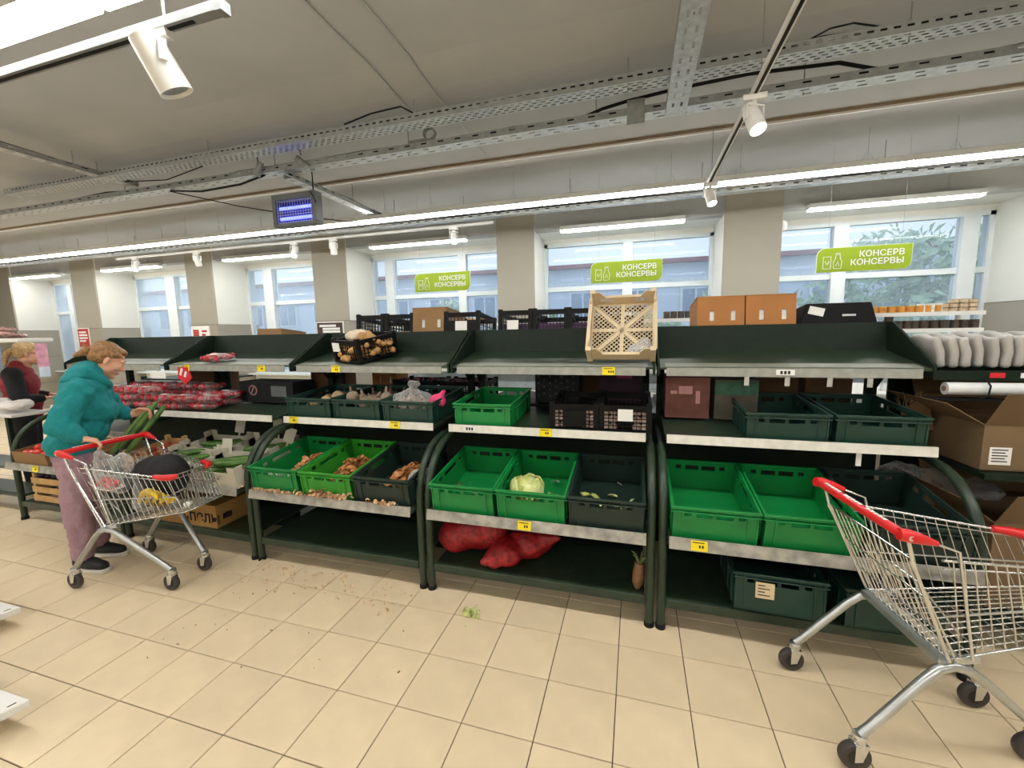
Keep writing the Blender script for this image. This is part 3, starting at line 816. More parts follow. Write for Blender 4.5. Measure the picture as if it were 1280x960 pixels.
def carton(name, label, x0, x1, y0, y1, z0, z1, matl, loc=(0,0,0), rot=(0,0,0), holes=True, cat='box', lid=True):
    t = thing(name, label, cat, loc, rot)
    w, h = x1-x0, z1-z0
    hs = [(x0+w*.27,x0+w*.37,z0+h*.42,z0+h*.66),(x0+w*.72,x0+w*.82,z0+h*.42,z0+h*.66)] if holes else []
    MB().holes(x0,x1,z0,z1,y0,y0+.006,hs,'xz').build('front_wall', matl, t)
    MB().box(x0,x1,y1-.006,y1,z0,z1).build('back_wall', matl, t)
    MB().box(x0,x0+.006,y0+.006,y1-.006,z0,z1).build('side_wall', matl, t)
    MB().box(x1-.006,x1,y0+.006,y1-.006,z0,z1).build('side_wall', matl, t)
    MB().box(x0,x1,y0,y1,z0-.004,z0).build('base', matl, t)
    if holes: MB().box(x0+.02,x1-.02,y0+.012,y0+.02,z0+h*.3,z0+h*.8).build('inner_lining', m_paper if matl != m_cardd else m_card, t)
    if lid: MB().box(x0-.003,x1+.003,y0-.003,y1+.003,z1,z1+.005).build('lid', matl, t)
    return t
carton('carton','orange cardboard carton with two hand holes behind the right tray, left of a pair',-.145,.145,0,.4,0,.275,m_cardo,(1.80,1.125,1.505),(-.12,0,0))
carton('carton','orange cardboard carton with two hand holes behind the right tray, right of a pair',-.145,.145,0,.4,0,.275,m_cardo,(2.098,1.125,1.505),(-.12,0,0))
carton('carton','brown carton with two hand holes standing behind the trays near the ginger crate',-.155,.155,0,.4,0,.275,m_card,(-.37,1.13,1.505),(-.12,0,.02))
carton('carton','low brown carton on the rear tray behind the left racks',-.14,.14,0,.3,0,.14,m_card,(-2.03,1.14,1.50),(-.12,0,0),False)
# closed black crate with label
t = thing('fold_crate','black folding crate with a pale label behind the right end of the trays','crate',(2.475,1.13,1.50),(-.12,0,0))
MB().prism([(-.19,0),(.19,0),(.205,.10),(.175,.215),(-.175,.215),(-.205,.10)],0,.40,'y').build('body', m_blk, t, bevel=.006)
MB().box(-.15,.15,-.006,0,.02,.10).build('front_panel', m_blk, t)
MB().obox((-.12,-.004,.165),(.085,.006,.05),(0,.25,0)).build('paper_label', m_paper, t)
MB().box(.02,.09,-.008,-.002,.13,.142).build('latch', m_galv, t)
for sx in (-.17,-.07): MB().box(sx,sx+.02,-.008,0,.0,.012).build('clip', m_paper, t)

# beige crate leaning on the tray
t = thing('beige_crate','beige plastic lattice crate propped upright on the middle tray','crate',(1.170,.668,1.390),(math.radians(57),0,-.02))
w, d, h = .395, .42, .13
hs = []
bars = MB()
for k in range(-14,15):
    for s in (-1,1):
        # diagonal bars clipped to the floor rectangle
        c = k*.03
        pts = []
        for i in range(41):
            u = -.185+.37*i/40; v = s*u+c
            if -.19 <= v <= .19: pts.append((u, v))
        if len(pts) > 2:
            (u0,v0),(u1,v1) = pts[0], pts[-1]
            bars.tube([(u0,v0+.21,.004),(u1,v1+.21,.004)],.0035,4)
bars.build('floor_lattice', m_beige, t, kind='stuff')
rb = MB()
for (p, q) in (((-.18,.03),(.18,.39)),((-.18,.39),(.18,.03)),((0,.02),(0,.4)),((-.19,.21),(.19,.21))):
    a = math.atan2(q[1]-p[1],q[0]-p[0]); L = math.hypot(q[0]-p[0],q[1]-p[1])
    rb.obox(((p[0]+q[0])/2,(p[1]+q[1])/2,.006),(L,.024,.006),(0,0,a))
rb.build('floor_rib', m_beige, t)
fr = MB(); fr.box(-w/2,w/2,0,.02,0,.008); fr.box(-w/2,w/2,d-.02,d,0,.008); fr.box(-w/2,-w/2+.016,.02,d-.02,0,.008); fr.box(w/2-.016,w/2,.02,d-.02,0,.008)
fr.build('floor_frame', m_beige, t)
for nm, y in (('lower_wall',0),('upper_wall',d-.006)):
    sl = [(s*.11+.012*i-.03,s*.11+.012*i-.025,.035,.06) for s in (-1,1) for i in range(6)] if nm == 'upper_wall' else []
    mb = MB().holes(-w/2,w/2,0,.075,y,y+.006,sl,'xz')
    for s in (-1,1):
        mb.prism([(s*w/2,.075),(s*.105,.075),(s*.14,h),(s*w/2,h)],y,y+.006,'y')
    mb.build(nm, m_beige, t)
for s in (-1,1):
    x = s*w/2-(.006 if s > 0 else 0)
    mb = MB().box(x,x+.006,.006,d-.006,0,.095); mb.box(x,x+.006,.006,.07,.095,h); mb.box(x,x+.006,d-.07,d-.006,.095,h)
    mb.build('side_wall', m_beige, t)
    for y in (.0,d): MB().box(s*(w/2-.012)-.016,s*(w/2-.012)+.016,y-.014,y+.014,0,h+.008).build('corner_post', m_beige, t)
    MB().box(s*w/2-.011,s*w/2+.011,.02,d-.02,.093,.101).build('side_rim', m_beige, t)
for y in (0,d): MB().box(-.11,.11,y-.008,y+.010,.071,.079).build('notch_rim', m_beige, t)
me = blob([('e',(.10,.06,.022),(.07,.05,.012)),('e',(.14,.09,.03),(.045,.06,.018)),('e',(.08,.04,.03),(.05,.03,.014))],.008,3,.02,.03)
soft('plastic_wrap', me, film('clear_film',(220,222,222),.25), None, 'crumpled clear plastic film lying in the beige crate','plastic film',loc=(1.170,.668-.006,1.378+.004),rot=(math.radians(57),0,-.02))

# dark cartons on the far half of the middle shelves, seen under the trays
m_pinkb = pm('pinkish_carton',(132,84,76),.7,var=.2,scale=10)
bx = carton('carton','pinkish printed carton under the right tray, against the post',-.13,.13,0,.25,0,.25,m_pinkb,(1.575,.84,1.010),(0,0,0),False)
MB().box(-.05,.03,-.003,0,.15,.20).build('print', pm('pale_pink',(214,160,160),.6), bx); MB().box(-.1,-.06,-.003,0,.15,.17).build('print', pm('pale_pink',(214,160,160),.6), bx); MB().box(.05,.075,-.003,0,.09,.17).build('print', pm('pale_pink',(214,160,160),.6), bx)
bx = carton('carton','grey green carton under the right tray, beside the pinkish carton',-.12,.12,0,.25,0,.24,pm('greyish_carton',(98,92,82),.7,var=.2,scale=10),(1.855,.84,1.010),(0,0,0),False)
MB().box(-.12,.12,-.003,0,.15,.235).build('print', pm('green_print',(60,104,84),.6,var=.3,scale=20), bx)
for i,(x,lb) in enumerate(((2.16,'dark carton under the right tray behind the left dark green crate'),(2.46,'dark carton under the right tray behind the right dark green crate'))):
    carton('carton',lb,-.13,.13,0,.2,0,.20,m_cardd,(x,1.17,1.026),(0,0,0),False)
bx = carton('carton','dark carton with pale dots behind the green crate on the middle shelf',-.17,.17,0,.22,0,.26,pm('near_black_carton',(36,38,40),.7),(.68,1.165,1.026),(0,0,0),False)
q = MB(); [q.box(-.15+.045*i,-.135+.045*i,-.003,0,.04+.05*j+.02*(i%2),.055+.05*j+.02*(i%2)) for i in range(7) for j in range(4)]; q.build('print', pm('dull_teal',(70,92,96),.6), bx, kind='stuff')
bx = carton('carton','dark purple carton behind the two black lattice crates',-.15,.15,0,.22,0,.27,pm('purple_carton',(66,38,60),.6,var=.3,scale=15),(1.155,1.165,1.026),(0,0,0),False)
MB().box(-.03,.08,-.003,0,.19,.23).build('print', pm('magenta_print',(176,60,120),.6), bx)
carton('carton','dark brown carton behind the left black lattice crate',-.1,.1,0,.22,0,.25,m_cardd,(.93,1.40,1.026),(0,0,0),False)
bx = carton('carton','tan carton with dark holes under the tray above the beet crate',-.12,.12,0,.22,0,.25,m_cardo,(-.93,1.30,1.026),(0,0,0),True)
carton('carton','dark brown carton under the tray above the small potatoes',-.16,.16,0,.22,0,.27,m_cardd,(-1.45,1.165,1.026),(0,0,0),False)
bx = carton('carton','black carton with a round and a white print on the cucumber rack',-.29,.29,0,.23,0,.17,pm('near_black_carton',(36,38,40),.7),(-1.80,.84,1.010),(0,0,0),False)
MB().lathe([(.045,0),(.045,.003)],20,(-.14,-.003,.10),'y').build('round_print', pm('pale_pink',(214,160,160),.6), bx); MB().lathe([(.035,-.001),(.035,.003)],20,(-.14,-.004,.10),'y').build('round_print', pm('near_black_carton',(36,38,40),.7), bx)
MB().obox((-.14,-.005,.10),(.012,.003,.06),(0,.5,0)).build('round_print', pm('pale_pink',(214,160,160),.6), bx)
MB().box(.06,.22,-.004,0,.05,.14).build('print', pm('grey_print',(128,134,138),.6), bx)
carton('carton','dark carton behind the red packs on the middle shelf',-.25,.25,0,.2,0,.2,m_cardd,(-2.95,1.165,1.026),(0,0,0),False)
for x, lb in ((-.55,'low dark crate of vegetables behind the clear bag, other side of the rack'),(-.1,'low dark crate of red vegetables behind the pink bag, other side of the rack')):
    c = lattice('lattice_crate',lb,.40,.3,.15,m_blk,(x,1.17,1.022),(0,0,0),9,3)
    q = MB()
    for i in range(14): q.ell((random.uniform(-.16,.16),random.uniform(.05,.25),.13),(.03,.03,.03),8,5)
    q.build('vegetables', pm('dark_red_veg',(140,40,44),.5,var=.3,scale=20), c, smooth=3, kind='stuff')
# ================================================================== PRODUCE
def flakes(name, n, fx, matl, label, size=(.012,.03)):
    """loose onion skins: many little curved shells in one heap"""
    mb = MB()
    for i in range(n):
        x, y, z = fx()
        s = random.uniform(*size)
        e = Euler((random.uniform(-.8,.8),random.uniform(-.8,.8),random.uniform(0,6.3)))
        m = Matrix.Translation((x,y,z)) @ e.to_matrix().to_4x4()
        mb.M = m; c = s*.35
        mb.add([(-s,-s*.5,0),(0,-s*.6,c),(s,-s*.45,0),(s*1.1,s*.3,.0),(0,s*.6,c),(-s*.9,s*.5,0)],[(0,1,4,5),(1,2,3,4)])
    mb.M = None
    return mb.build(name, matl, None, label=label, cat='onion skins', kind='stuff')
m_skin = pm('onion_skin',(176,104,56),.45,var=.35,scale=45,rgb2=(214,152,92))
m_skin2 = pm('pale_onion_skin',(196,140,96),.45,var=.3,scale=45,rgb2=(226,190,150))
def heap(xc, yc, rx, ry, hmax):
    def fx():
        while True:
            u, v = random.uniform(-1,1), random.uniform(-1,1)
            if u*u+v*v < 1: break
        x, y = xc+u*rx, yc+v*ry
        base = .525+(y-.125)*.140+.012
        return x, y, base+random.uniform(0.2,1)*hmax*(1-(u*u+v*v))
    return fx
flakes('onion_skins',420,heap(-1.0,.46,.15,.18,.12),m_skin,'heap of brown onion skins in the leftmost green onion crate')
flakes('onion_skins',480,heap(-.62,.44,.165,.20,.13),m_skin,'heap of brown onion skins in the bright green crate')
flakes('onion_skins',420,heap(-.18,.42,.16,.20,.12),m_skin,'heap of brown onion skins in the dark crate')
flakes('onion_skins',70,lambda: (random.gauss(-1.0,.11),.108+random.uniform(-.002,.02),.553+random.uniform(0,.006)),m_skin2,'onion skins spilt on the price rail below the leftmost onion crate',(.008,.02))
flakes('onion_skins',120,lambda: (random.gauss(-.62,.08),.112+random.uniform(-.004,.02),.555+abs(random.gauss(0,.014))),m_skin2,'onion skins spilt on the price rail below the bright green crate',(.008,.022))
flakes('onion_skins',30,lambda: (random.gauss(-.2,.05),.11+random.uniform(-.002,.015),.553+random.uniform(0,.006)),m_skin2,'onion skins spilt on the price rail below the dark onion crate',(.008,.02))
def floor_litter():
    x = random.uniform(-1.25,0.0)
    return x, random.triangular(-.16,.17,.13), .004+random.uniform(0,.005)
flakes('onion_skins',95,floor_litter,pm('floor_onion_skin',(222,176,122),.5,var=.2,scale=45,rgb2=(240,212,170)),'onion skins scattered on the floor in front of the onion rack',(.005,.016))
flakes('onion_skins',26,lambda: (random.uniform(-1.35,.3),random.uniform(-.7,0),.003),pm('dark_skin',(140,104,74),.6,var=.3,scale=40),'few dark flakes on the floor tiles further from the racks',(.003,.008))
flakes('onion_skins',40,lambda: (random.uniform(.0,.03)+.2+random.uniform(-.12,.12),.45+random.uniform(-.13,.13),.582),pm('dry_leaf',(150,120,84),.6,var=.3,scale=40),'dry leaf crumbs in the nearly empty green crate',(.006,.018))

m_cab = pm('cabbage_leaf',(196,206,110),.45,var=.2,scale=16,rgb2=(226,230,166),bump=.15,bscale=30)
m_cabg = pm('green_cabbage_leaf',(150,170,70),.5,var=.25,scale=16,rgb2=(200,206,120),bump=.15,bscale=30)
def leaf(r, lon, lat, sp, off, jag=.0, n=7):
    """curved cabbage leaf: patch of a sphere with a wavy rim and thickness"""
    mb = MB(); g = []
    for th in (0,.004):
        for i in range(n+1):
            for j in range(n+1):
                a = lon+sp*(i/n-.5)*(.35+.65*math.sin(PI*min(1,(j/n)*.85+.15))); b = lat+sp*.9*(j/n-.5)
                k = r+off*(j/n)**2+th+random.uniform(-jag,jag)+(.006*math.sin(i*2.4+j) if j > n-3 else 0)
                g.append((k*math.cos(b)*math.cos(a),k*math.cos(b)*math.sin(a),k*math.sin(b)*.92))
    N = n+1; fs = []
    for i in range(n):
        for j in range(n):
            q = (i*N+j,(i+1)*N+j,(i+1)*N+j+1,i*N+j+1)
            fs.append(q); fs.append(tuple(N*N+x for x in q[::-1]))
    for i in range(n):
        for e in ((i*N,(i+1)*N),((i+1)*N+n,i*N+n),(i+1,i),(n*N+i,n*N+i+1)):
            fs.append((e[1],e[0],e[0]+N*N,e[1]+N*N))
    return mb.add(g, fs)
t = thing('cabbage','pale green cabbage in the green crate of the middle rack','cabbage',(.665,.27,.66))
MB().ell((0,0,0),(.088,.088,.082),18,12,jit=.015).build('core', m_cab, t, smooth=3)
for k in range(9):
    leaf(.090+.002*(k%3),k*.75,.15*((k%3)-1)+.1,1.5,.008+.006*(k%2),.002).build('leaf', m_cab if k%3 else m_cabg, t, smooth=3)
def scrap(x, y, z, s, label, matl, rot):
    o = leaf(.05,0,PI/2-.2,1.7,.012,.003).build('cabbage_leaf', matl, None, smooth=3, loc=(x,y,z-.04*s), rot=rot, label=label, cat='cabbage leaf')
    o.scale = (s,s,s*.8)
scrap(.84,.30,.635,1.1,'curled cabbage leaf at the right front of the cabbage crate',m_cab,(.4,.2,.5))
scrap(.77,.38,.61,.8,'flat pale cabbage leaf at the front of the cabbage crate',m_cab,(.2,0,1.5))
scrap(1.01,.36,.635,1.5,'large torn cabbage leaf at the left of the dark scrap crate',m_cabg,(.2,.1,.3))
scrap(1.14,.42,.615,1.0,'pale cabbage scrap in the middle of the dark scrap crate',m_cab,(.3,.1,2))
scrap(1.25,.36,.615,.8,'pale cabbage scrap at the right of the dark scrap crate',m_cab,(.1,.3,4))
scrap(1.17,.56,.64,.5,'tiny white cabbage scrap at the back of the dark scrap crate',m_paper,(.1,.3,1))
scrap(.79,.52,.635,1.0,'grey wilted cabbage leaf at the back of the cabbage crate',pm('wilted_leaf',(150,166,150),.6,var=.2,scale=20),(.2,.1,2))
flakes('cabbage_scraps',34,lambda: (random.uniform(.60,.83),.168+random.uniform(0,.012),.65+random.uniform(0,.03)),m_cab,'pale cabbage scraps along the front of the cabbage crate',(.008,.02))
flakes('cabbage_scraps',40,lambda: (random.uniform(.99,1.25),.168+random.uniform(0,.012),.65+random.uniform(0,.03)),m_cab,'pale cabbage scraps along the front of the dark scrap crate',(.008,.018))
flakes('cabbage_scraps',44,lambda: (random.gauss(.39,.02),random.gauss(.02,.025),.004+random.uniform(0,.014)),m_cab,'crushed cabbage bits on the floor in front of the red sacks',(.006,.016))

# potatoes and beets
m_pot = pm('potato',(172,146,112),.75,var=.2,scale=22,bump=.1,bscale=60)
m_beet = pm('beet',(142,124,106),.75,var=.25,scale=22,bump=.1,bscale=60)
def tuber(seed):
    random.seed(seed)
    mb = MB().ell((0,0,0),(.042,.034,.03),12,8,jit=.06)
    me = mb.mesh('tuber', 3)
    return me
tub = [tuber(s) for s in (1,2,3)]
random.seed(5)
for me in tub: me.materials.append(m_pot)
btub = MB().ell((0,0,0),(.05,.05,.046),14,9,jit=.05).tube([(0,0,.04),(.008,0,.065),(.012,.004,.085)],[.014,.009,.006],7).tube([(0,0,-.04),(0,.006,-.07)],[.01,.002],6).mesh('beet',3)
btub.materials.append(m_beet)
def place(name, me, spots, labf, cat, group, zrot=True, s=(.8,1.15)):
    for i,(x,y,z) in enumerate(spots):
        k = random.uniform(*s)
        share(name, me[i % len(me)] if isinstance(me, list) else me, None, (x,y,z), (random.uniform(-.5,.5),random.uniform(-.5,.5),random.uniform(0,6.3)), (k,k,k), labf, cat, group)
mz = lambda y: .9645+(y-.47)*.0635
place('potato', tub, [(x_,y_,z_+.028) for x_,y_,z_ in [(-1.13,.62,mz(.6)+.045),(-1.06,.6,mz(.6)+.06),(-.99,.63,mz(.6)+.09),(-.95,.7,mz(.6)+.11),(-1.1,.74,mz(.7)+.06),(-1.02,.8,mz(.8)+.07),(-.92,.58,mz(.6)+.06),(-1.17,.86,mz(.8)+.05),(-.98,.9,mz(.9)+.06),(-1.0,.72,mz(.7)+.05),(-.9,.8,mz(.8)+.05),(-1.1,.95,mz(.9)+.05)]],
      'small brown potato lying in the left dark green crate on the middle shelf','potato','potatoes in the left dark green crate')
place('beet', btub, [(x_,y_,z_+.022) for x_,y_,z_ in [(-.76,.63,mz(.6)+.12),(-.74,.72,mz(.7)+.07),(-.64,.62,mz(.6)+.075),(-.56,.64,mz(.6)+.085),(-.49,.66,mz(.6)+.11),(-.68,.8,mz(.8)+.06),(-.55,.8,mz(.8)+.06),(-.62,.92,mz(.9)+.06),(-.75,.9,mz(.9)+.05),(-.49,.9,mz(.9)+.06),(-.53,.56,mz(.6)+.06),(-.66,.71,mz(.7)+.06)]],
      'greyish brown beet lying in the centre dark green crate on the middle shelf','beet','beets in the centre dark green crate',s=(.85,1.2))
m_film = film('bag_film',(226,226,224),.12,.2)
def bag(label, loc, prims, noise=.03, nsc=.05, vox=.009, mat=None, rot=None, name='plastic_bag', cat='bag'):
    me = blob(prims, vox, 3, noise, nsc)
    return soft(name, me, mat or m_film, None, label, cat, None, loc, rot)
bag('clear plastic bag of beets with a tied top, on the right dark green crate',(-.27,.66,mz(.66)+.03),[('e',(0,0,.08),(.17,.11,.085)),('c',(.0,0,.13),.06,(.01,0,.19),.022),('e',(.01,0,.21),(.05,.025,.022))])
place('beet', btub, [(-.36,.66,mz(.66)+.09),(-.30,.69,mz(.66)+.11),(-.27,.63,mz(.66)+.08),(-.22,.68,mz(.66)+.10),(-.17,.66,mz(.66)+.085),(-.33,.62,mz(.66)+.07)],
      'beet inside the clear bag on the middle shelf','beet','beets in the clear bag')
bag('small pink plastic bag on the right dark green crate',(-.07,.64,mz(.64)+.10),[('e',(0,0,.025),(.06,.045,.05)),('c',(.02,0,.055),.025,(.05,0,.095),.014)],.012,.02,.007,pm('pink_plastic',(222,70,120),.3,var=.2,scale=30))
bag('crumpled clear bag on the leftmost green onion crate',(-1.08,.23,.62),[('e',(0,0,0),(.10,.07,.03)),('e',(.05,-.01,.01),(.06,.05,.03))],.03,.03)
bag('crumpled greyish bag at the right of the dark onion crate',(-.07,.33,.63),[('e',(0,0,.02),(.065,.07,.06)),('e',(.02,.06,.03),(.04,.05,.04))],.03,.04,.008,film('grey_film',(200,196,192),.5,.3))
# garlic in the black lattice crates
gar = MB().ell((0,0,0),(.027,.027,.023),10,7,jit=.05).tube([(0,0,.018),(0,.002,.032)],[.009,.004],6).mesh('garlic',3); gar.materials.append(pm('garlic',(222,206,190),.55,var=.12,scale=30,rgb2=(226,196,190)))
for xc, lb, g in ((.905,'garlic bulb in the left black lattice crate','garlic in the left lattice crate'),(1.203,'garlic bulb in the right black lattice crate','garlic in the right lattice crate')):
    place('garlic_bulb', gar, [(xc+sx*(.112-.045*c),.535+.05*r,1.0+.045*k) for sx in (-1,1) for c in range(2) for k in range(3) for r in range(1)], lb, 'garlic', g)
# ginger
m_ging = pm('ginger',(176,136,84),.7,var=.2,scale=25,bump=.1)
gm = MB(); random.seed(8)
for q in ((0,0,0,.045),(.05,.02,.01,.03),(-.045,.025,.0,.028),(.02,-.04,.01,.026)): gm.ell(q[:3],(q[3]*1.1,q[3]*.8,q[3]*.75),10,7,jit=.06)
gme = gm.mesh('ginger',3); gme.materials.append(m_ging)
gb = Vector((-.80,.655,1.365)); gR = Euler((.17,.03,-.30)).to_matrix()
gs = [(-.1,.05),(-.05,.045),(.02,.045),(.1,.045),(.105,.15),(.105,.2),(.1,.3),(-.08,.06),(0,.05),(.09,.06),(-.08,.15),(.02,.14),(.1,.16),(-.06,.26),(.04,.25),(.11,.28),(.1,.1),(.11,.22)]
place('ginger_root', gme, [tuple(gb+gR@Vector((a,b,.05+.055*(i%2)))) for i,(a,b) in enumerate(gs)]+[tuple(gb+gR@Vector((.07,.18,.16))),tuple(gb+gR@Vector((.1,.12,.15)))],
      'knobbly tan ginger root in the askew black crate','ginger','ginger in the askew crate')
bag('white netted bag lying on the ginger',tuple(gb+gR@Vector((-.05,.17,.17))),[('e',(0,0,0),(.10,.09,.05)),('e',(.09,-.03,-.02),(.05,.05,.035))],.02,.04,.008,pm('white_net',(216,200,178),.8,var=.12,scale=120,bump=.5,bscale=200),name='net_bag')
# red net sacks
m_net = pm('red_net',(128,12,22),.4,var=.4,scale=40,bump=.35,bscale=200,rgb2=(176,34,40))
sk = bag('large red net sack of cabbages at the left of the bottom deck',(.30,.46,.186),[('e',(0,0,.14),(.22,.22,.14)),('e',(-.11,-.12,.11),(.13,.12,.105)),('e',(.10,-.1,.17),(.12,.12,.13)),('e',(-.02,-.02,.22),(.17,.15,.10))],.022,.10,.012,m_net,name='net_sack',cat='sack')
sk = bag('smaller red net sack with its tied end at the front, right of the large sack',(.53,.36,.180),[('e',(0,-.08,.08),(.11,.12,.078)),('e',(.11,.03,.10),(.13,.13,.098)),('c',(.2,.03,.12),.07,(.3,-.0,.16),.02),('c',(-.06,-.14,.06),.06,(-.12,-.19,.055),.02)],.018,.07,.010,m_net,name='net_sack',cat='sack')
MB().tube([(-.005,.02*math.cos(a),.02*math.sin(a)) for a in [2*PI*i/10 for i in range(10)]],.004,5,closed=True).build('tie', m_yellow, sk, loc=(-.10,-.175,.056), rot=(0,0,.9))
# dirty root vegetable leaning by the post
t = thing('radish_root','long brown root with leaves leaning against the right post of the middle rack','root',(1.285,.235,.174),(0,.06,0))
MB().tube([(0,0,.0),(.0,0,.03),(.002,0,.09),(.004,0,.15)],[.012,.028,.032,.026],10).build('root', pm('dirty_root',(130,96,66),.7,var=.2,scale=30), t, smooth=1)
q = MB()
for a in range(5): q.tube([(.004,0,.14),(.004+.03*math.cos(a*1.3),.02*math.sin(a*1.3),.19),(.0+.05*math.cos(a*1.3),.035*math.sin(a*1.3),.2)],[.008,.006,.003],6)
q.build('leaf_stalks', pm('dull_leaf',(112,120,80),.6), t, smooth=1)

# cucumbers
m_cuc = pm('cucumber',(58,104,38),.35,var=.3,scale=12,rgb2=(112,150,70),bump=.05)
def cucm(L, r):
    r *= 1.25; L *= 1.12
    pts = []; rs = []
    for i in range(11):
        u = i/10; pts.append((L*(u-.5), .012*math.sin(PI*u), 0)); rs.append(max(.004, r*min(1, 2.3*math.sqrt(max(0,u*(1-u))+.0008))))
    me = MB().tube(pts, rs, 10).mesh('cucumber', 3); me.materials.append(m_cuc); return me
cuc = [cucm(.24,.02), cucm(.28,.021), cucm(.22,.018)]
def vbox(label, xc, yc, zc, w, d, h, matl, rot, ends=True, base_label=None):
    t = thing('produce_box', label, 'box', (xc,yc,zc), rot)
    hs = [(-w*.18,-w*.14,h*.4,h*.52),(w*.14,w*.18,h*.4,h*.52)]
    MB().holes(-w/2,w/2,0,h*.82,0,.006,hs,'xz').build('front_wall', matl, t)
    MB().box(-w/2,w/2,d-.006,d,0,h*.82).build('back_wall', matl, t)
    for s in (-1,1):
        x = s*w/2-(.006 if s > 0 else 0)
        MB().box(x,x+.006,.006,d-.006,0,h*.82).build('side_wall', matl, t)
    MB().box(-w/2,w/2,0,d,0,.005).build('base', matl, t)
    if ends:
        for sx in (-1,1):
            for y in (.0,d-.07):
                MB().box(sx*(w/2-.002)-.004,sx*(w/2-.002)+.004,y,y+.07,0,h*1.12).build('corner_flap', matl, t)
                MB().box(sx*(w/2-.03)-.03,sx*(w/2-.03)+.03,y if y == 0 else d-.006,.008+y if y == 0 else d+.002,h*.8,h*1.12).build('corner_flap', matl, t)
    return t
bt = vbox('white cardboard box of cucumbers with an oval green mark, front right of the cucumber shelf',-1.592,.13,.534,.465,.30,.135,m_cardw,(T8,0,0))
mk = MB().tube([(.0+.05*math.cos(a),-.002,.085+.02*math.sin(a)) for a in [2*PI*i/18 for i in range(18)]],.003,4,closed=True); mk.box(-.03,.03,-.003,0,.08,.09)
mk.build('oval_mark', pm('green_ink',(86,130,66),.6), bt)
vbox('white cardboard box of cucumbers under the left cart basket, front left of the cucumber shelf',-2.068,.13,.534,.46,.30,.135,m_cardw,(T8,0,0))
vbox('cucumber box in the back row of the cucumber shelf, right one',-1.592,.45,.58,.47,.28,.14,m_cardw,(T8,0,0))
vbox('cucumber box in the back row of the cucumber shelf, left one',-2.068,.45,.58,.46,.28,.14,m_cardw,(T8,0,0))
def cucs(xc, yc, n, lab, grp):
    for i in range(n):
        x = xc+random.uniform(-.11,.11); y = yc+random.uniform(.08,.22)
        z = .525+(y-.125)*.14+.045+.042*(i//4)
        share('cucumber', cuc[i%3], None, (x,y,z), (0,random.uniform(-.1,.1),.75+random.uniform(-.35,.35)), None, lab, 'cucumber', grp)
cucs(-1.585,.13,11,'green cucumber in the front right white box','cucumbers in the front right box')
cucs(-2.06,.13,9,'green cucumber in the front left white box','cucumbers in the front left box')
cucs(-1.56,.45,8,'green cucumber in the right box of the back row','cucumbers in the back right box')
cucs(-2.05,.45,8,'green cucumber in the left box of the back row','cucumbers in the back left box')
for (x,y,z,r,lb) in ((-1.79,.43,.74,0,'white price card standing between the cucumber boxes'),(-1.36,.62,.80,.3,'white card lying tilted at the back right of the cucumber shelf'),(-1.98,.72,.83,.1,'white card at the back of the cucumber shelf'),(-1.6,.74,.84,-.1,'white card standing at the back middle of the cucumber shelf')):
    t = thing('price_card', lb, 'price card', (x,y,z), (-.2,r,.1))
    MB().box(-.045,.045,0,.003,-.07,.05).build('card', m_cardw, t); MB().box(-.008,.008,.003,.006,-.12,0).build('stick', m_cardw, t)
# wooden crate with reddish produce at the left end of the cucumber shelf
def woodbox(label, xc, y0, z0, w, d, h, rows=3, rot=(0,0,0)):
    t = thing('wooden_crate', label, 'crate', (xc,y0,z0), rot)
    gap = h/rows
    for k in range(rows):
        z = .01+k*gap
        MB().box(-w/2,w/2,0,.008,z,z+gap*.68).build('slat', m_wood, t, bevel=.001)
        MB().box(-w/2,w/2,d-.008,d,z,z+gap*.68).build('slat', m_wood, t, bevel=.001)
        for s in (-1,1):
            x = s*w/2-(.008 if s > 0 else 0)
            MB().box(x,x+.008,.008,d-.008,z,z+gap*.68).build('slat', m_wood, t, bevel=.001)
    for sx in (-w/2+.008,w/2-.038):
        for sy in (.008,d-.038): MB().box(sx,sx+.03,sy,sy+.03,0,h+.02).build('corner_block', m_wood, t)
    for k in range(4): MB().box(-w/2+.008,w/2-.008,.04+k*(d-.12)/3,.10+k*(d-.12)/3-.01,0,.008).build('floor_slat', m_wood, t)
    return t
woodbox('low wooden crate of reddish fruit behind the red cart handle',-2.45,.2,.545,.24,.36,.15,2,(T8,0,0))
m_tom = pm('tomato',(206,44,28),.25,var=.12,scale=14,coat=.3)
tome = MB().ell((0,0,0),(.037,.037,.031),14,9).tube([(0,0,.026),(0,.002,.036)],[.004,.003],5).mesh('tomato',3); tome.materials.append(m_tom)
orme = MB().ell((0,0,0),(.035,.035,.034),12,8).mesh('fruit',3); orme.materials.append(pm('reddish_fruit',(170,74,40),.5,var=.25,scale=12))
place('fruit', orme, [(-2.49,.27,.66),(-2.42,.26,.66),(-2.35,.27,.66),(-2.48,.35,.68),(-2.4,.36,.68),(-2.34,.35,.675),(-2.45,.44,.69),(-2.37,.45,.69)],'reddish fruit in the low wooden crate behind the cart handle','fruit','fruit in the low wooden crate')
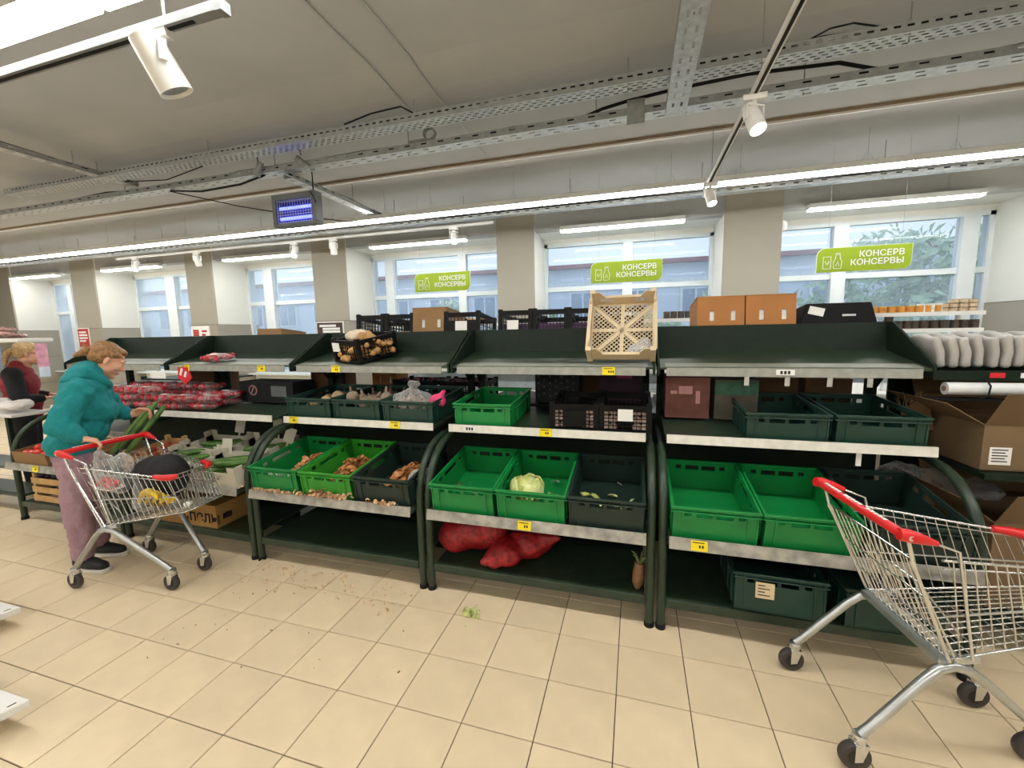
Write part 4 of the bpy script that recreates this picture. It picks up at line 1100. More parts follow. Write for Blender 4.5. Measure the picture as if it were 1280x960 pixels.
# tomato box
carton('tomato_box','brown cardboard box of tomatoes on the lower shelf behind the woman',-.22,.22,0,.40,0,.11,m_card,(-3.60,.135,.537),(T8,0,0),False,lid=False)
place('tomato', tome, [(-3.75+.078*(i%5),.19+.075*(i//5),.612+.011*(i//5)+.02*((i*7)%3)/2) for i in range(20)],'ripe red tomato in the cardboard box','tomato','tomatoes in the cardboard box')
carton('tomato_box','second brown box on the lower shelf, hidden behind the woman',-.22,.22,0,.40,0,.11,m_card,(-3.1,.135,.537),(T8,0,0),False,lid=False)
wb_ = woodbox('slatted wooden crate on the bottom deck behind the woman',-3.59,.20,.174,.42,.36,.235,3)
q = MB()
for i in range(26): q.ell((random.uniform(-.17,.17),random.uniform(.05,.31),.20+random.uniform(0,.03)),(.035,.03,.03),8,6,jit=.1)
q.build('dark_produce', pm('dark_purple_produce',(52,34,46),.4,var=.3,scale=20), wb_, smooth=3, kind='stuff')
# brown carton with lettering on the bottom deck
sp = carton('carton','yellowish brown carton with black lettering on the bottom deck behind the left cart',-.34,.34,0,.34,0,.165,pm('yellow_carton',(178,138,80),.75,var=.08,scale=8),(-2.02,.20,.178),(0,0,0),False)
text('lettering','Спелы',.125,m_ink,sp,(-.02,-.002,.035),(PI/2,0,0),'LEFT',bold=.002)
MB().box(.335,.345,.05,.12,.05,.09).build('hand_hole', m_ink, sp)
# packs of red vegetables on the middle shelf
m_redv = pm('red_radish',(160,22,36),.3,var=.4,scale=30,coat=.3)
pk = thing('red_pack','pack of small red vegetables in clear film, stacked at the left of the middle shelf','pack',(0,0,0),group='red packs on the middle shelf')
q = MB(); random.seed(21)
for i in range(26): q.ell((random.uniform(-.095,.095),random.uniform(-.068,.068),.03+random.uniform(-.01,.018)),(.023,.021,.02),8,6)
q.build('vegetables', m_redv, pk, smooth=3, kind='stuff')
pme = blob([('e',(0,0,.03),(.12,.085,.036)),('c',(.1,0,.03),.02,(.135,.0,.028),.008)],.01,2,.012,.03)
soft('film', pme, film('pack_film',(232,214,214),.08,.15), pk)
MB().obox((-.02,-.02,.066),(.05,.04,.002)).build('sticker', m_paper, pk)
random.seed(3)
first = True
for ly in range(3):
    for c in range(6 if ly < 2 else 5):
        for r in range(2):
            x = -3.22+c*.205+random.uniform(-.02,.02)+(.05 if ly else 0); y = .58+r*.2+random.uniform(-.02,.02); z = mz(y)+.006+ly*.062
            if ly == 2 and r == 0 and c > 2: continue
            a = (0,0,random.uniform(-.3,.3))
            lbl = 'red vegetable pack on the middle shelf, %s layer, %s row, %s from left' % (('bottom','second','top')[ly], ('front','back')[r], ordw[c])
            if first: pk.location = (x,y,z); pk.rotation_euler = a; first = False; pk['label'] = lbl
            else: dup(pk, (x,y,z), a, lbl)
tp = [(-3.32,.56,mz(.56)+.01),(-3.36,.6,mz(.6)+.075),(-3.3,.74,mz(.7)+.01)]
tme = blob([('e',(0,0,.035),(.10,.08,.038)),('e',(.05,.02,.05),(.05,.05,.03))],.01,2,.02,.04)
tme.materials.clear(); tme.materials.append(pm('tan_vegetable',(156,142,88),.6,var=.3,scale=18,rgb2=(190,160,110)))
for i,p in enumerate(tp): share('tan_pack', tme, None, p, (0,0,i*.7), None, 'pack of pale green vegetables beside the red packs on the middle shelf','pack','pale green packs beside the red packs')
o = dup(pk,(-2.17,.74,1.372),(.17,0,.4),'two-lobed red pack lying alone on the empty tray of the cucumber rack'); o['group'] = ''
del o['group']
o.name = 'red_pack'
# hanging red tag on the tray rail
t = thing('sale_tag','red sale tag with white marks hanging from the tray rail beside the woman','tag',(-2.42,.605,1.30),(0,0,.1))
MB().prism([(-.05,-.06),(.02,-.12),(.09,-.06),(.06,.03),(-.04,.03)],0,.004,'y').build('card', pm('tag_red',(206,36,48),.5), t)
q = MB(); q.obox((-.01,-.002,-.01),(.02,.003,.06),(0,.4,0)); q.obox((.03,-.002,-.03),(.02,.003,.05),(0,.4,0)); q.build('print', m_paper, t)
MB().box(-.006,.006,0,.01,.03,.046).build('clip', m_galv, t)
t = thing('price_card','white price card hanging under the tray left of the red sale tag','price card',(-2.72,.61,1.26))
MB().box(-.09,.09,0,.003,-.03,.03).build('card', m_paper, t); MB().box(-.004,.004,.0,.006,.03,.06).build('clip', m_galv, t)
# white bags on the white stand at the left edge
for i,(x,y) in enumerate(((-4.22,.36),(-4.6,.38),(-4.98,.37))):
    bag(('white crumpled plastic bag on the white stand at the left edge, beside the arched post','white crumpled plastic bag on the white stand at the left edge, middle one','white crumpled plastic bag on the white stand, farthest left')[i],(x,y,.948),[('e',(0,0,.04),(.17,.11,.042)),('e',(.05,.03,.06),(.08,.07,.03))],.04,.06,.012,pm('white_bag',(214,208,204),.4,var=.08,scale=20))
# ================================================================== SHOPPING CARTS
def mirror(pts, s): return [(x, s*y, z) for x, y, z in pts]
def lerp(a, b, u): return tuple(a[i]+(b[i]-a[i])*u for i in range(3))
def cart(label, loc, yaw):
    t = thing('shopping_cart', label, 'shopping cart', loc, (0,0,yaw))
    h = MB().tube([(.06,-.235,.895),(.055,-.12,.897),(.055,.12,.897),(.06,.235,.895)],.0165,12).build('handle', m_red, t, smooth=1)
    q = MB()
    for i in range(17):
        if i in (5,11): continue
        q.box(.047,.059,-.17+i*.021,-.156+i*.021,.9125,.9142)
    q.build('handle_print', m_paper, h, kind='stuff')
    for s in (-1,1):
        b = MB().tube(mirror([(.045,.238,.897),(.075,.242,.893),(.11,.240,.884),(.16,.236,.868)],s),[.02,.022,.018,.009],10).build('handle_bracket', m_red, t, smooth=1)
        MB().lathe([(.009,0),(.009,.006)],12,(.068,s*.262-(.006 if s>0 else 0),.893),'y').build('rivet', m_chrome, b)
        fr = MB()
        fr.tube(mirror([(.15,.236,.870),(.235,.226,.838),(.335,.200,.44)],s),.0048,7)
        fr.tube(mirror([(.08,.232,.872),(.10,.230,.80),(.262,.205,.43)],s),.006,7)
        fr.tube(mirror([(.095,.229,.80),(.285,.204,.43)],s),.004,6)
        fr.build('side_frame', m_chrome, t, smooth=1)
        # side panel: rails and upright wires
        top0, top1 = (.19,.226,.806), (.72,.142,.748)
        bot0, bot1 = (.265,.198,.432), (.82,.128,.536)
        sp = MB()
        sp.tube(mirror([top0,top1],s),.0048,7); sp.tube(mirror([bot0,bot1],s),.0045,7)
        for v in (.92,.45):
            sp.tube(mirror([lerp(bot0,top0,v),lerp(bot1,top1,v)],s),.0028 if v > .5 else .0045,6)
        n = 15
        for i in range(1,n+1):
            u = i/n
            sp.tube(mirror([lerp(bot0,bot1,u),lerp(top0,top1,u)],s),.0022,5)
        sp.build('side_panel', m_chrome, t, smooth=1)
        MB().tube(mirror([(.655,.152,.755),(.71,.147,.749),(.745,.128,.747),(.757,.095,.746)],s),[.013,.018,.019,.013],8).build('bumper', m_red, t, smooth=1)
        # leg: one bent tube from rear caster over the apex to the front caster
        MB().tube(mirror([(.0,.222,.135),(.03,.22,.165),(.19,.207,.355),(.235,.202,.398),(.28,.196,.41),(.33,.188,.396),(.40,.175,.345),(.60,.118,.165),(.635,.111,.135)],s),.0165,12).build('leg', m_zinc, t, smooth=1)
        for (x, y, pre) in ((0,.222,'rear'),(.64,.11,'front')):
            cst = MB().lathe([(.021,.105),(.023,.112),(.021,.12),(.024,.128),(.021,.138)],14,(x,s*y,0))
            cst.box(x-.022,x+.022,s*y-.021,s*y+.021,.1,.107)
            for k in (-1,1):
                cst.prism([(x-.022,.104),(x+.022,.104),(x+.004,.045),(x-.022,.04)] ,s*y+k*.020-.002,s*y+k*.020+.002,'y')
            c = cst.build('caster', m_chrome, t, smooth=.6)
            MB().lathe([(.034,-.015),(.048,-.015),(.0515,-.007),(.0515,.007),(.048,.015),(.034,.015)],22,(x-.012,s*y,.0515),'y').build('wheel', m_wheel, c, smooth=.6)
            MB().lathe([(.014,-.018),(.030,-.0165),(.030,.0165),(.014,.018)],16,(x-.012,s*y,.0515),'y').build('wheel_hub', pm('dark_hub',(34,32,31),.5), c, smooth=.6)
    # rear gate
    rg = MB()
    A, B = [(.105,y,.80) for y in (-.225,.225)], [(.262,y,.432) for y in (-.2,.2)]
    n = 14
    for i in range(n+1):
        u = i/n
        rg.tube([lerp(A[0],A[1],u), lerp(B[0],B[1],u)],.0022,5)
    for v in (0,.38,.7,1):
        rg.tube([lerp(A[0],B[0],v), lerp(A[1],B[1],v)],.0035 if v in (0,1) else .003,6)
    rg.build('rear_gate', m_chrome, t, smooth=1)
    cs = MB()
    for i in range(9):
        u = i/8; y = -.17+.34*u
        cs.tube([(.16,y,.70),(.25,y*.9,.52)],.002,5)
    cs.tube([(.16,-.18,.70),(.16,.18,.70)],.003,6); cs.tube([(.25,-.16,.52),(.25,.16,.52)],.003,6); cs.tube([(.16,-.18,.70),(.33,-.14,.50)],.003,6)
    cs.build('seat_flap', m_chrome, t, smooth=1)
    # front panel
    fp = MB(); T0, T1, B0, B1 = (.735,-.135,.747), (.735,.135,.747), (.82,-.128,.536), (.82,.128,.536)
    for v in (0,.1,.45,1): fp.tube([lerp(T0,B0,v), lerp(lerp(T0,B0,v),lerp(T1,B1,v),.5), lerp(T1,B1,v)],.0045 if v in (0,1) else .003,6)
    for i in range(10): fp.tube([lerp(T0,T1,i/9), lerp(B0,B1,i/9)],.0022,5)
    fp.build('front_panel', m_chrome, t, smooth=1)
    # floor grid
    fg = MB(); C0, C1, D0, D1 = (.265,-.198,.432), (.265,.198,.432), (.82,-.128,.536), (.82,.128,.536)
    for i in range(13): fg.tube([lerp(C0,C1,i/12), lerp(D0,D1,i/12)],.0022,5)
    for i in range(15): fg.tube([lerp(lerp(C0,D0,i/14),(0,0,0),0), lerp(C1,D1,i/14)],.0022,5)
    fg.tube([D0,(.85,-.10,.545),(.85,.10,.545),D1],.004,6)
    fg.build('basket_floor', m_chrome, t, smooth=1)
    MB().box(.235,.275,-.20,.20,.405,.432).build('cross_plate', m_zinc, t, bevel=.003)
    for s in (-1,1): MB().obox((.32,s*.186,.43),(.09,.02,.022),(0,-.18,0)).build('mount', m_zinc, t)
    MB().tube([(.55,-.135,.21),(.55,.135,.21)],.004,6).build('cross_bar', m_zinc, t)
    return t
CL = cart('wire shopping cart holding bananas and a backpack, in front of the woman in teal',(-2.16,-.165,0),.055)
CR = cart('large empty wire shopping cart at the right edge, beside the green crates',(2.012,-.165,0),.14)
def inL(x, y, z):
    c, s = math.cos(.055), math.sin(.055)
    return (-2.16+c*x-s*y, -.165+s*x+c*y, z)
# backpack, bananas, bags in the left cart
t = thing('backpack','black backpack lying in the basket of the left cart','backpack',inL(.44,.04,.50),(0,-.1,.055))
me = blob([('e',(0,.0,.16),(.19,.125,.155)),('e',(.08,0,.19),(.13,.115,.13)),('e',(-.13,0,.13),(.12,.11,.12))],.012,4,.015,.06)
soft('body', me, pm('black_fabric',(30,29,31),.8,var=.15,scale=40,bump=.1,bscale=200), t)
MB().tube([(-.17,-.04,.13),(-.21,-.035,.19),(-.19,.0,.22),(-.16,.03,.17)],.010,6).build('strap', m_black, t, smooth=2)
MB().tube([(.17,-.07,.07),(.195,0,.09),(.17,.07,.07)],.004,5).build('zip', m_galvd, t, smooth=2)
t = thing('banana_bunch','bunch of ripe bananas in the left cart basket','bananas',inL(.575,-.085,.545),(0,-.1,-.2))
m_ban = pm('banana',(228,190,48),.45,var=.12,scale=14)
for k in range(5):
    a = -.55+k*.27
    pts = []; rs = []; R_ = .055+.027*k
    for i in range(9):
        u = i/8; ph = 2.75-(1.75+.05*k)*u
        pts.append((R_*math.cos(ph)+.02, .05-.026*k+.012*math.sin(3*u), R_*.85*math.sin(ph)-.035)); rs.append([.007,.013,.0175,.0195,.020,.0195,.0175,.012,.006][i])
    MB().tube(pts, rs, 9).build('banana', m_ban, t, smooth=2)
MB().tube([(-.03,.05,-.02),(-.075,0,.0),(-.11,-.03,.02)],[.012,.014,.009],7).build('stem', pm('banana_stem',(140,110,50),.6), t, smooth=2)
bag('clear plastic bag drawn up to a knot beside the bananas in the left cart',inL(.47,-.10,.50),[('e',(0,0,.04),(.06,.05,.04)),('c',(-.02,0,.06),.05,(-.055,.01,.20),.016),('e',(-.055,.01,.22),(.025,.02,.02))],.03,.05)
bag('large clear plastic bag hanging from the right hand of the woman into the cart',inL(.20,-.10,.0),[('c',(.0,-.02,.86),.03,(.03,.0,.74),.085),('c',(.03,.0,.74),.085,(.08,.02,.68),.08),('e',(.10,.03,.78),(.06,.06,.08))],.04,.06)
t = thing('red_pack','pack of red produce inside the bag held by the woman','pack',inL(.20,-.09,.665))
q = MB(); random.seed(31)
for i in range(9): q.ell((random.uniform(-.05,.06),random.uniform(-.04,.04),random.uniform(-.01,.025)),(.022,.02,.02),8,6)
q.build('vegetables', pm('pinkish_radish',(214,60,66),.35,var=.25,scale=30), t, smooth=3, kind='stuff')
MB().box(-.07,.08,-.055,.055,-.03,-.022).build('tray', m_paper, t)
t = thing('white_wrapper','small white crumpled wrapper at the front of the left cart basket','wrapper',inL(.745,-.05,.545))
soft('paper', blob([('e',(0,0,0),(.022,.018,.018)),('e',(.02,.01,.01),(.015,.012,.012))],.006,1,.01,.02), m_paper, t)

# ================================================================== RIGHT END DISPLAY
t = thing('end_display','dark end display at the right edge with a slanted tray and a shelf','rack',(2.75,0,0))
MB().prism([(.68,1.298),(1.15,1.37),(1.15,1.385),(.68,1.313)],-.02,1.4,'x').build('tray_floor', m_rackd, t)
MB().box(-.02,1.4,.672,.682,1.285,1.335).build('tray_lip', m_rackd, t)
MB().box(.02,1.4,1.15,1.165,.05,1.45).build('back_panel', m_rackd, t)
MB().box(.10,1.4,.47,1.15,.835,.862).build('shelf', m_rackd, t)
MB().box(.10,1.4,.40,1.15,.14,.172).build('base_deck', m_rackd, t)
for x in (.13,1.36): MB().box(x-.02,x+.02,1.1,1.15,0,1.4).build('upright', m_rackd, t)
for i in range(5): MB().box(.2+.12*i,.26+.12*i,.668,.672,1.30,1.325).build('price_tag', m_paper if i else pm('tag_red',(206,36,48),.5), t)
# padded white packs leaning in a row
m_pad = pm('pale_pack',(178,175,170),.5,var=.06,scale=14,bump=.05)
_mb = MB().box(-.0215,.0215,-.10,.10,0,.165); bme = _mb.mesh('padded_pack', None, .0185, 4)
_b = bmesh.new(); _b.from_mesh(bme); bmesh.ops.subdivide_edges(_b, edges=[e for e in _b.edges if e.calc_length() > .06], cuts=5, use_grid_fill=True)
for _v in _b.verts:
    _v.co.x += .004*math.sin(_v.co.z*55+_v.co.y*31)+.003*math.sin(_v.co.y*70); _v.co.z += .006*math.sin(_v.co.y*40)*(_v.co.z/.165)
_b.to_mesh(bme); _b.free()
bme.polygons.foreach_set('use_smooth', [True]*len(bme.polygons))
bme.materials.clear(); bme.materials.append(m_pad)
for i in range(9):
    share('padded_pack', bme, None, (2.80+.053*i,.84+.008*math.sin(i*2.3),1.352), (.10+.03*math.sin(i*1.7),-.26+.03*i+.03*math.sin(i*3.1),.07*math.sin(i*2.1)), (.92+.08*math.sin(i*1.3),1,1+.04*math.sin(i*2.7)), 'pale padded pack leaning on the right slanted tray, %s from the left' % ordw[i],'pack','pale packs in the leaning row')
for i,(x,r,lb) in enumerate(((3.25,.5,'pale padded pack slumped at the right of the leaning row'),(3.34,.75,'pale padded pack slumped last at the right edge'))):
    share('padded_pack', bme, None, (x,.82,1.36), (.1,r,.3), (1.15,1.05,1.0), lb, 'pack')
# film roll in wire holders
t = thing('film_roll','roll of clear plastic film in wire loops under the slanted tray at the right','film roll',(2.95,.66,1.245))
MB().lathe([(.014,-.18),(.032,-.18),(.032,.22),(.014,.22)],18,axis='x').build('roll', pm('film_white',(224,226,226),.2,var=.04), t, smooth=.7)
MB().lathe([(.006,-.185),(.013,-.185),(.013,.225),(.006,.225)],12,axis='x').build('core', m_cardd, t)
for x in (-.03,.16):
    MB().tube([(x,-.01,.06),(x+.005,-.045,.02),(x,-.045,-.03),(x-.03,-.03,-.05),(x-.06,.02,-.05)],.004,6).build('wire_loop', m_black, t, smooth=2)
MB().tube([(-.2,.0,-.05),(.4,0,-.055)],.004,6).build('wire_rail', m_black, t)
MB().obox((-.1,.02,-.055),(.28,.05,.012)).build('shelf_strip', m_black, t)
# big open cardboard box with flaps
def openbox(label, loc, rot, w, d, h, matl, flapang=(.7,.5,.8,.6)):
    t = thing('cardboard_box', label, 'box', loc, rot)
    MB().box(0,w,0,.006,0,h).build('front_wall', matl, t); MB().box(0,w,d-.006,d,0,h).build('back_wall', matl, t)
    MB().box(0,.006,.006,d-.006,0,h).build('side_wall', matl, t); MB().box(w-.006,w,.006,d-.006,0,h).build('side_wall', matl, t)
    MB().box(0,w,0,d,0,.005).build('base', matl, t)
    fl_ = d*.42
    MB().box(0,w,-.004,0,0,fl_).build('flap', matl, t, loc=(0,0,h), rot=(flapang[0],0,0))
    MB().box(0,w,0,.004,0,fl_).build('flap', matl, t, loc=(0,d,h), rot=(-flapang[1],0,0))
    MB().box(-.004,0,0,d,0,fl_).build('flap', matl, t, loc=(0,0,h), rot=(0,-flapang[2],0))
    MB().box(0,.004,0,d,0,fl_).build('flap', matl, t, loc=(w,0,h), rot=(0,flapang[3],0))
    return t
ob = openbox('open brown cardboard box with a white label on the right end display',(2.86,.52,.867),(0,0,.06),.55,.45,.225,pm('box_tan',(116,94,68),.8,var=.06,scale=6),(.55,.4,1.0,.6))
lb = MB().box(.03,.115,-.003,0,.03,.115).build('paper_label', m_paper, ob)
q = MB(); [q.box(.038,.1-.01*(i%2),-.0042,-.003,.045+.014*i,.05+.014*i) for i in range(5)]; q.build('print', m_ink, lb, kind='stuff')
openbox('brown cardboard box with open flaps under the end display shelf, behind the cart bumper',(2.93,.50,.178),(0,0,.1),.5,.45,.44,pm('box_tan',(116,94,68),.8,var=.06,scale=6),(.5,.3,.9,.6))
openbox('darker cardboard box low behind the arched post at the right end',(2.74,.86,.178),(0,0,-.05),.17,.22,.40,m_cardd,(.3,.3,.3,.2))
bag('heap of clear plastic bags behind the arched post at the right end',(2.80,.98,.60),[('e',(0,0,.05),(.12,.12,.10)),('e',(.14,-.02,.06),(.12,.1,.08)),('e',(.3,-.06,.04),(.12,.1,.05))],.05,.06,.012)
t = thing('cardboard_scrap','torn cardboard flap with dry stalks standing behind the dark green crate at the right end','cardboard',(2.72,.80,1.02),(0,0,.2))
MB().prism([(-.02,-.03),(.12,-.03),(.09,.10),(.02,.14),(-.03,.10)],0,.006,'y').build('flap', m_cardd, t)
q = MB(); random.seed(4)
for i in range(30):
    a = random.uniform(-.04,.06)
    q.tube([(a,.02,.05),(a+random.uniform(-.05,.05),.03,random.uniform(.12,.19))],[.003,.001],4)
q.build('stalks', pm('dry_stalk',(140,112,80),.7,var=.3), t, kind='stuff')
# white counter in the rear aisle
t = thing('white_counter','low white counter in the rear aisle, seen under the film roll','counter',(4.2,2.1,0))
MB().box(-1.5,1.4,0,.7,.1,.98).build('body', m_white, t, bevel=.01); MB().box(-1.53,1.43,-.03,.73,.98,1.01).build('top', m_white, t, bevel=.006)
MB().box(-1.48,1.38,.03,.67,.02,.1).build('plinth', m_rackd, t)
for i,x in enumerate((-.9,-.55,-.15)):
    g = thing('glass_jar',('first glass jar on the white rear counter, from the left','second glass jar on the white rear counter','third glass jar on the white rear counter')[i],'jar',(4.2+x,2.3,1.01))
    MB().lathe([(.04,0),(.04,.09),(.03,.105)],14).build('glass', film('jar_glass',(220,228,230),.25), g, smooth=.8); MB().lathe([(.032,.105),(.032,.12)],14).build('lid', m_galv, g)

# ================================================================== CANNED FOOD SHELVES BY THE WINDOWS
t = thing('can_gondola','long white shelving of canned food in front of the windows','shelving',(0,3.25,0))
for z in (1.68,1.515,1.30,1.08,.8,.5,.18):
    MB().box(-2.1,4.5,0,.34,z-.03,z).build('shelf', m_white, t)
    MB().box(-2.1,4.5,-.012,0,z-.036,z+.004).build('price_rail', m_white, t)
for x in [-2.08,-1.0,0,1.0,2.0,3.0,4.48]:
    MB().box(x-.015,x+.015,.30,.34,0,1.72).build('upright', m_white, t)
MB().box(-2.1,4.5,.33,.336,.05,1.27).build('back_panel', pm('pale_blue_panel',(206,218,226),.5), t)
def canme(nm, r, h, c1, c2):
    me = MB().lathe([(r*.94,0),(r,.004),(r,h*.12),(r*.985,h*.13),(r*.985,h*.87),(r,h*.88),(r,h-.004),(r*.94,h)],12).mesh(nm,.5)
    me.materials.append(pm('can_'+nm+'_metal',c1,.35,.3)); me.materials.append(pm('can_'+nm+'_label',c2,.5,var=.25,scale=40))
    for p in me.polygons:
        if h*.12 < p.center.z < h*.88 and abs(p.normal.z) < .5: p.material_index = 1
    return me
c_or = canme('orange',.037,.07,(190,160,90),(206,140,60)); c_da = canme('dark',.037,.085,(90,80,70),(74,62,54))
c_wh = canme('white',.035,.085,(220,220,214),(226,222,214)); c_tn = canme('tan',.037,.04,(140,120,96),(196,176,146))
random.seed(9)
def canrow(me, x0, n, z, tiers, lab, grp, y=3.31, pitch=.078, h=.07, depth=1):
    for i in range(n):
        tt = tiers if isinstance(tiers, int) else tiers[i % len(tiers)]
        for k in range(tt):
            share('can', me, None, (x0+i*pitch,y+random.uniform(-.006,.006),z+k*h), (0,0,random.uniform(0,6)), None, '%s, %s from the left%s' % (lab, ordw[i] if i < 11 else 'number %d' % (i+1), '' if (isinstance(tiers,int) and tiers == 1) or max([tiers] if isinstance(tiers,int) else tiers) == 1 else ', %s tier' % ('bottom','second','third')[k]), 'can', grp)
canrow(c_or,3.62,8,1.681,1,'orange can, upper window shelf right of the folding crate','orange cans on the upper shelf',h=.07)
canrow(c_wh,4.02,3,1.681,(1,1,1),'small white jar on the upper window shelf','white jars on the upper shelf')
canrow(c_tn,4.20,4,1.681,(2,3,3,3),'tan tin at the right of the upper window shelf','tan tins on the upper shelf',h=.041)
canrow(c_da,3.60,5,1.516,(1,1,2,1,1),'dark can, second window shelf by the folding crate','dark cans by the folding crate',pitch=.08,h=.06)
canrow(c_da,3.98,7,1.516,(1,1,1,1,1,1,1),'dark can at the right of the second window shelf','dark cans at the right of the second shelf',pitch=.08,h=.085)
canrow(c_da,4.16,4,1.301,1,'dark can on the third window shelf','dark cans on the third shelf',pitch=.08)
canrow(c_or,1.60,2,1.516,1,'orange can beside the beige crate, window shelf','orange cans beside the beige crate')
canrow(c_da,1.60,4,1.681,1,'dark jar beside the beige crate, upper window shelf','dark jars beside the beige crate')
canrow(c_or,-.86,3,1.681,1,'orange can left of the middle pier, window shelf','orange cans by the middle pier')
canrow(c_tn,-1.9,14,1.681,(2,2,3),'tan tin behind the ginger crate','tan tins behind the ginger crate',h=.041)
canrow(c_da,.9,3,1.681,1,'dark can under the middle green sign','dark cans under the middle sign')

# ================================================================== LEFT EDGE STAND
t = thing('display_stand','white display stand at the left edge carrying a pile of packs and white bags','stand',(-4.6,.38,0))
MB().box(-.9,.75,-.10,.14,1.565,1.60).build('top_shelf', m_white, t, bevel=.006)
MB().box(-.9,.56,-.13,.12,.90,.925).build('table_top', m_white, t)
MB().box(-.9,.50,-.13,.12,.42,.44).build('lower_shelf', m_rack, t); MB().box(-.9,.50,-.13,.12,.16,.18).build('lower_shelf', m_rack, t)
for x in (-.85,-.45): MB().box(x-.02,x+.02,.09,.125,0,1.57).build('upright', m_rackd, t)
for x in (-.85,.45): MB().box(x-.02,x+.02,-.12,-.09,0,.9).build('leg', m_rackd, t)
m_pack = pm('sausage_pack',(122,62,56),.25,var=.5,scale=22,rgb2=(190,150,140),coat=.4)
pkm = [blob([('e',(0,0,.02),(.12,.09,.022)),('e',(.04,.02,.03),(.08,.06,.018))],.01,2,.03,.04), blob([('e',(0,0,.018),(.11,.10,.02)),('e',(-.05,0,.03),(.05,.07,.016))],.01,2,.03,.05)]
for me in pkm: me.materials.clear(); me.materials.append(m_pack)
random.seed(12)
for i in range(13):
    lv = 0 if i < 5 else (1 if i < 9 else (2 if i < 12 else 3))
    c = i if i < 5 else (i-5+.4 if i < 9 else (i-9+.6 if i < 12 else .9))
    share('film_pack', pkm[i%2], None, (-5.3+.27*c+.06,.40+random.uniform(-.03,.03),1.612+.046*lv), (random.uniform(-.1,.1),random.uniform(-.12,.12),random.uniform(0,6)), None, 'shiny brownish red pack on the left edge stand, %s layer, %s from the left' % (('bottom','second','third','top')[lv], ordw[i-(0,5,9,12)[lv]]),'pack','packs piled on the left edge stand')
t = thing('pink_leaflet','pink printed bag hanging under the top shelf of the left edge stand','bag',(-3.86,.43,1.36),(0,0,.9))
MB().box(-.036,.036,0,.012,-.02,.19).build('sheet', pm('pink_print',(206,150,176),.4,var=.3,scale=20), t); MB().box(-.034,.034,0,.014,-.11,-.02).build('lower_sheet', pm('blue_white_print',(190,206,226),.4,var=.2,scale=20), t)

# ================================================================== WHITE SHELF CORNERS AT THE LOWER LEFT
def corner(tip, da, db, label, La, Lb, z):
    t = thing('base_shelf', label, 'shelf', (tip[0],tip[1],z))
    a = Vector((da[0],da[1],0)).normalized(); b = Vector((db[0],db[1],0)).normalized()
    P = [Vector((0,0,0)), a*La, a*La+b*Lb, b*Lb]
    mb = MB()
    poly = [(p.x,p.y) for p in P]
    MB().prism(poly,-.035,0,'z').build('panel', m_white, t, bevel=.004)
    q = MB()
    for u in (.04,.11,.18): 
        c = b*u+a*.022; q.prism([(c.x+ax*.012*b.x+ay*.003*a.x, c.y+ax*.012*b.y+ay*.003*a.y) for ax,ay in ((-1,-1),(1,-1),(1,1),(-1,1))],-.001,.0012,'z')
    q.build('slot', m_ink, t, kind='stuff')
    m = a*La*.6+b*Lb*.5
    MB().box(m.x-.12,m.x+.12,m.y-.12,m.y+.12,-z,-.035).build('pedestal', m_white, t)
    return t
corner((-1.115,-1.072),(-1,-.02),(-.25,-1),'white metal shelf corner at the lower left edge, nearer one with dark slots',.9,.4,.115)
corner((-2.005,-.70),(-1,-.02),(-.25,-1),'white metal shelf corner at the left edge, farther one',.9,.30,.11)

# ================================================================== PEOPLE
m_skinp = pm('skin',(222,168,138),.5,var=.05,scale=20,sss=.1)
m_teal = pm('teal_fleece',(18,128,132),.85,var=.08,scale=60,bump=.15,bscale=150)
m_mauve = pm('mauve_jersey',(164,132,144),.85,var=.07,scale=60,bump=.15,bscale=150)
m_hair = pm('light_brown_hair',(128,88,54),.5,var=.3,scale=60,rgb2=(172,130,84),bump=.15,bscale=220)
m_shoe = pm('black_shoe',(30,29,31),.6)
m_sole = pm('white_sole',(214,212,206),.5)
def head_prims(M):
    e = M.to_3x3().to_euler()
    R = M.to_euler()
    def E(c, r): return ('e', tuple(M @ Vector(c)), r, tuple(R))
    def Cc(a, ra, b, rb): return ('c', tuple(M @ Vector(a)), ra, tuple(M @ Vector(b)), rb)
    return [E((-.012,0,.03),(.094,.074,.083)), E((.034,0,-.022),(.060,.060,.085)), Cc((.02,.036,-.068),.028,(.072,0,-.096),.02), Cc((.02,-.036,-.068),.028,(.072,0,-.096),.02),
            Cc((.090,0,.012),.008,(.109,0,-.024),.0115), E((.096,.010,-.028),(.010,.007,.007)), E((.096,-.010,-.028),(.010,.007,.007)),
            E((.080,.026,.026),(.014,.026,.010)), E((.080,-.026,.026),(.014,.026,.010)), E((.090,0,-.054),(.010,.021,.006)), E((.088,0,-.066),(.010,.019,.007)),
            E((.077,0,-.095),(.019,.020,.017)), E((.062,.038,-.022),(.028,.022,.028)), E((.062,-.038,-.022),(.028,.022,.028)),
            E((-.004,.077,-.008),(.016,.008,.028)), E((-.004,-.077,-.008),(.016,.008,.028)), E((-.006,.079,-.025),(.009,.006,.011)), E((-.006,-.079,-.025),(.009,.006,.011))]
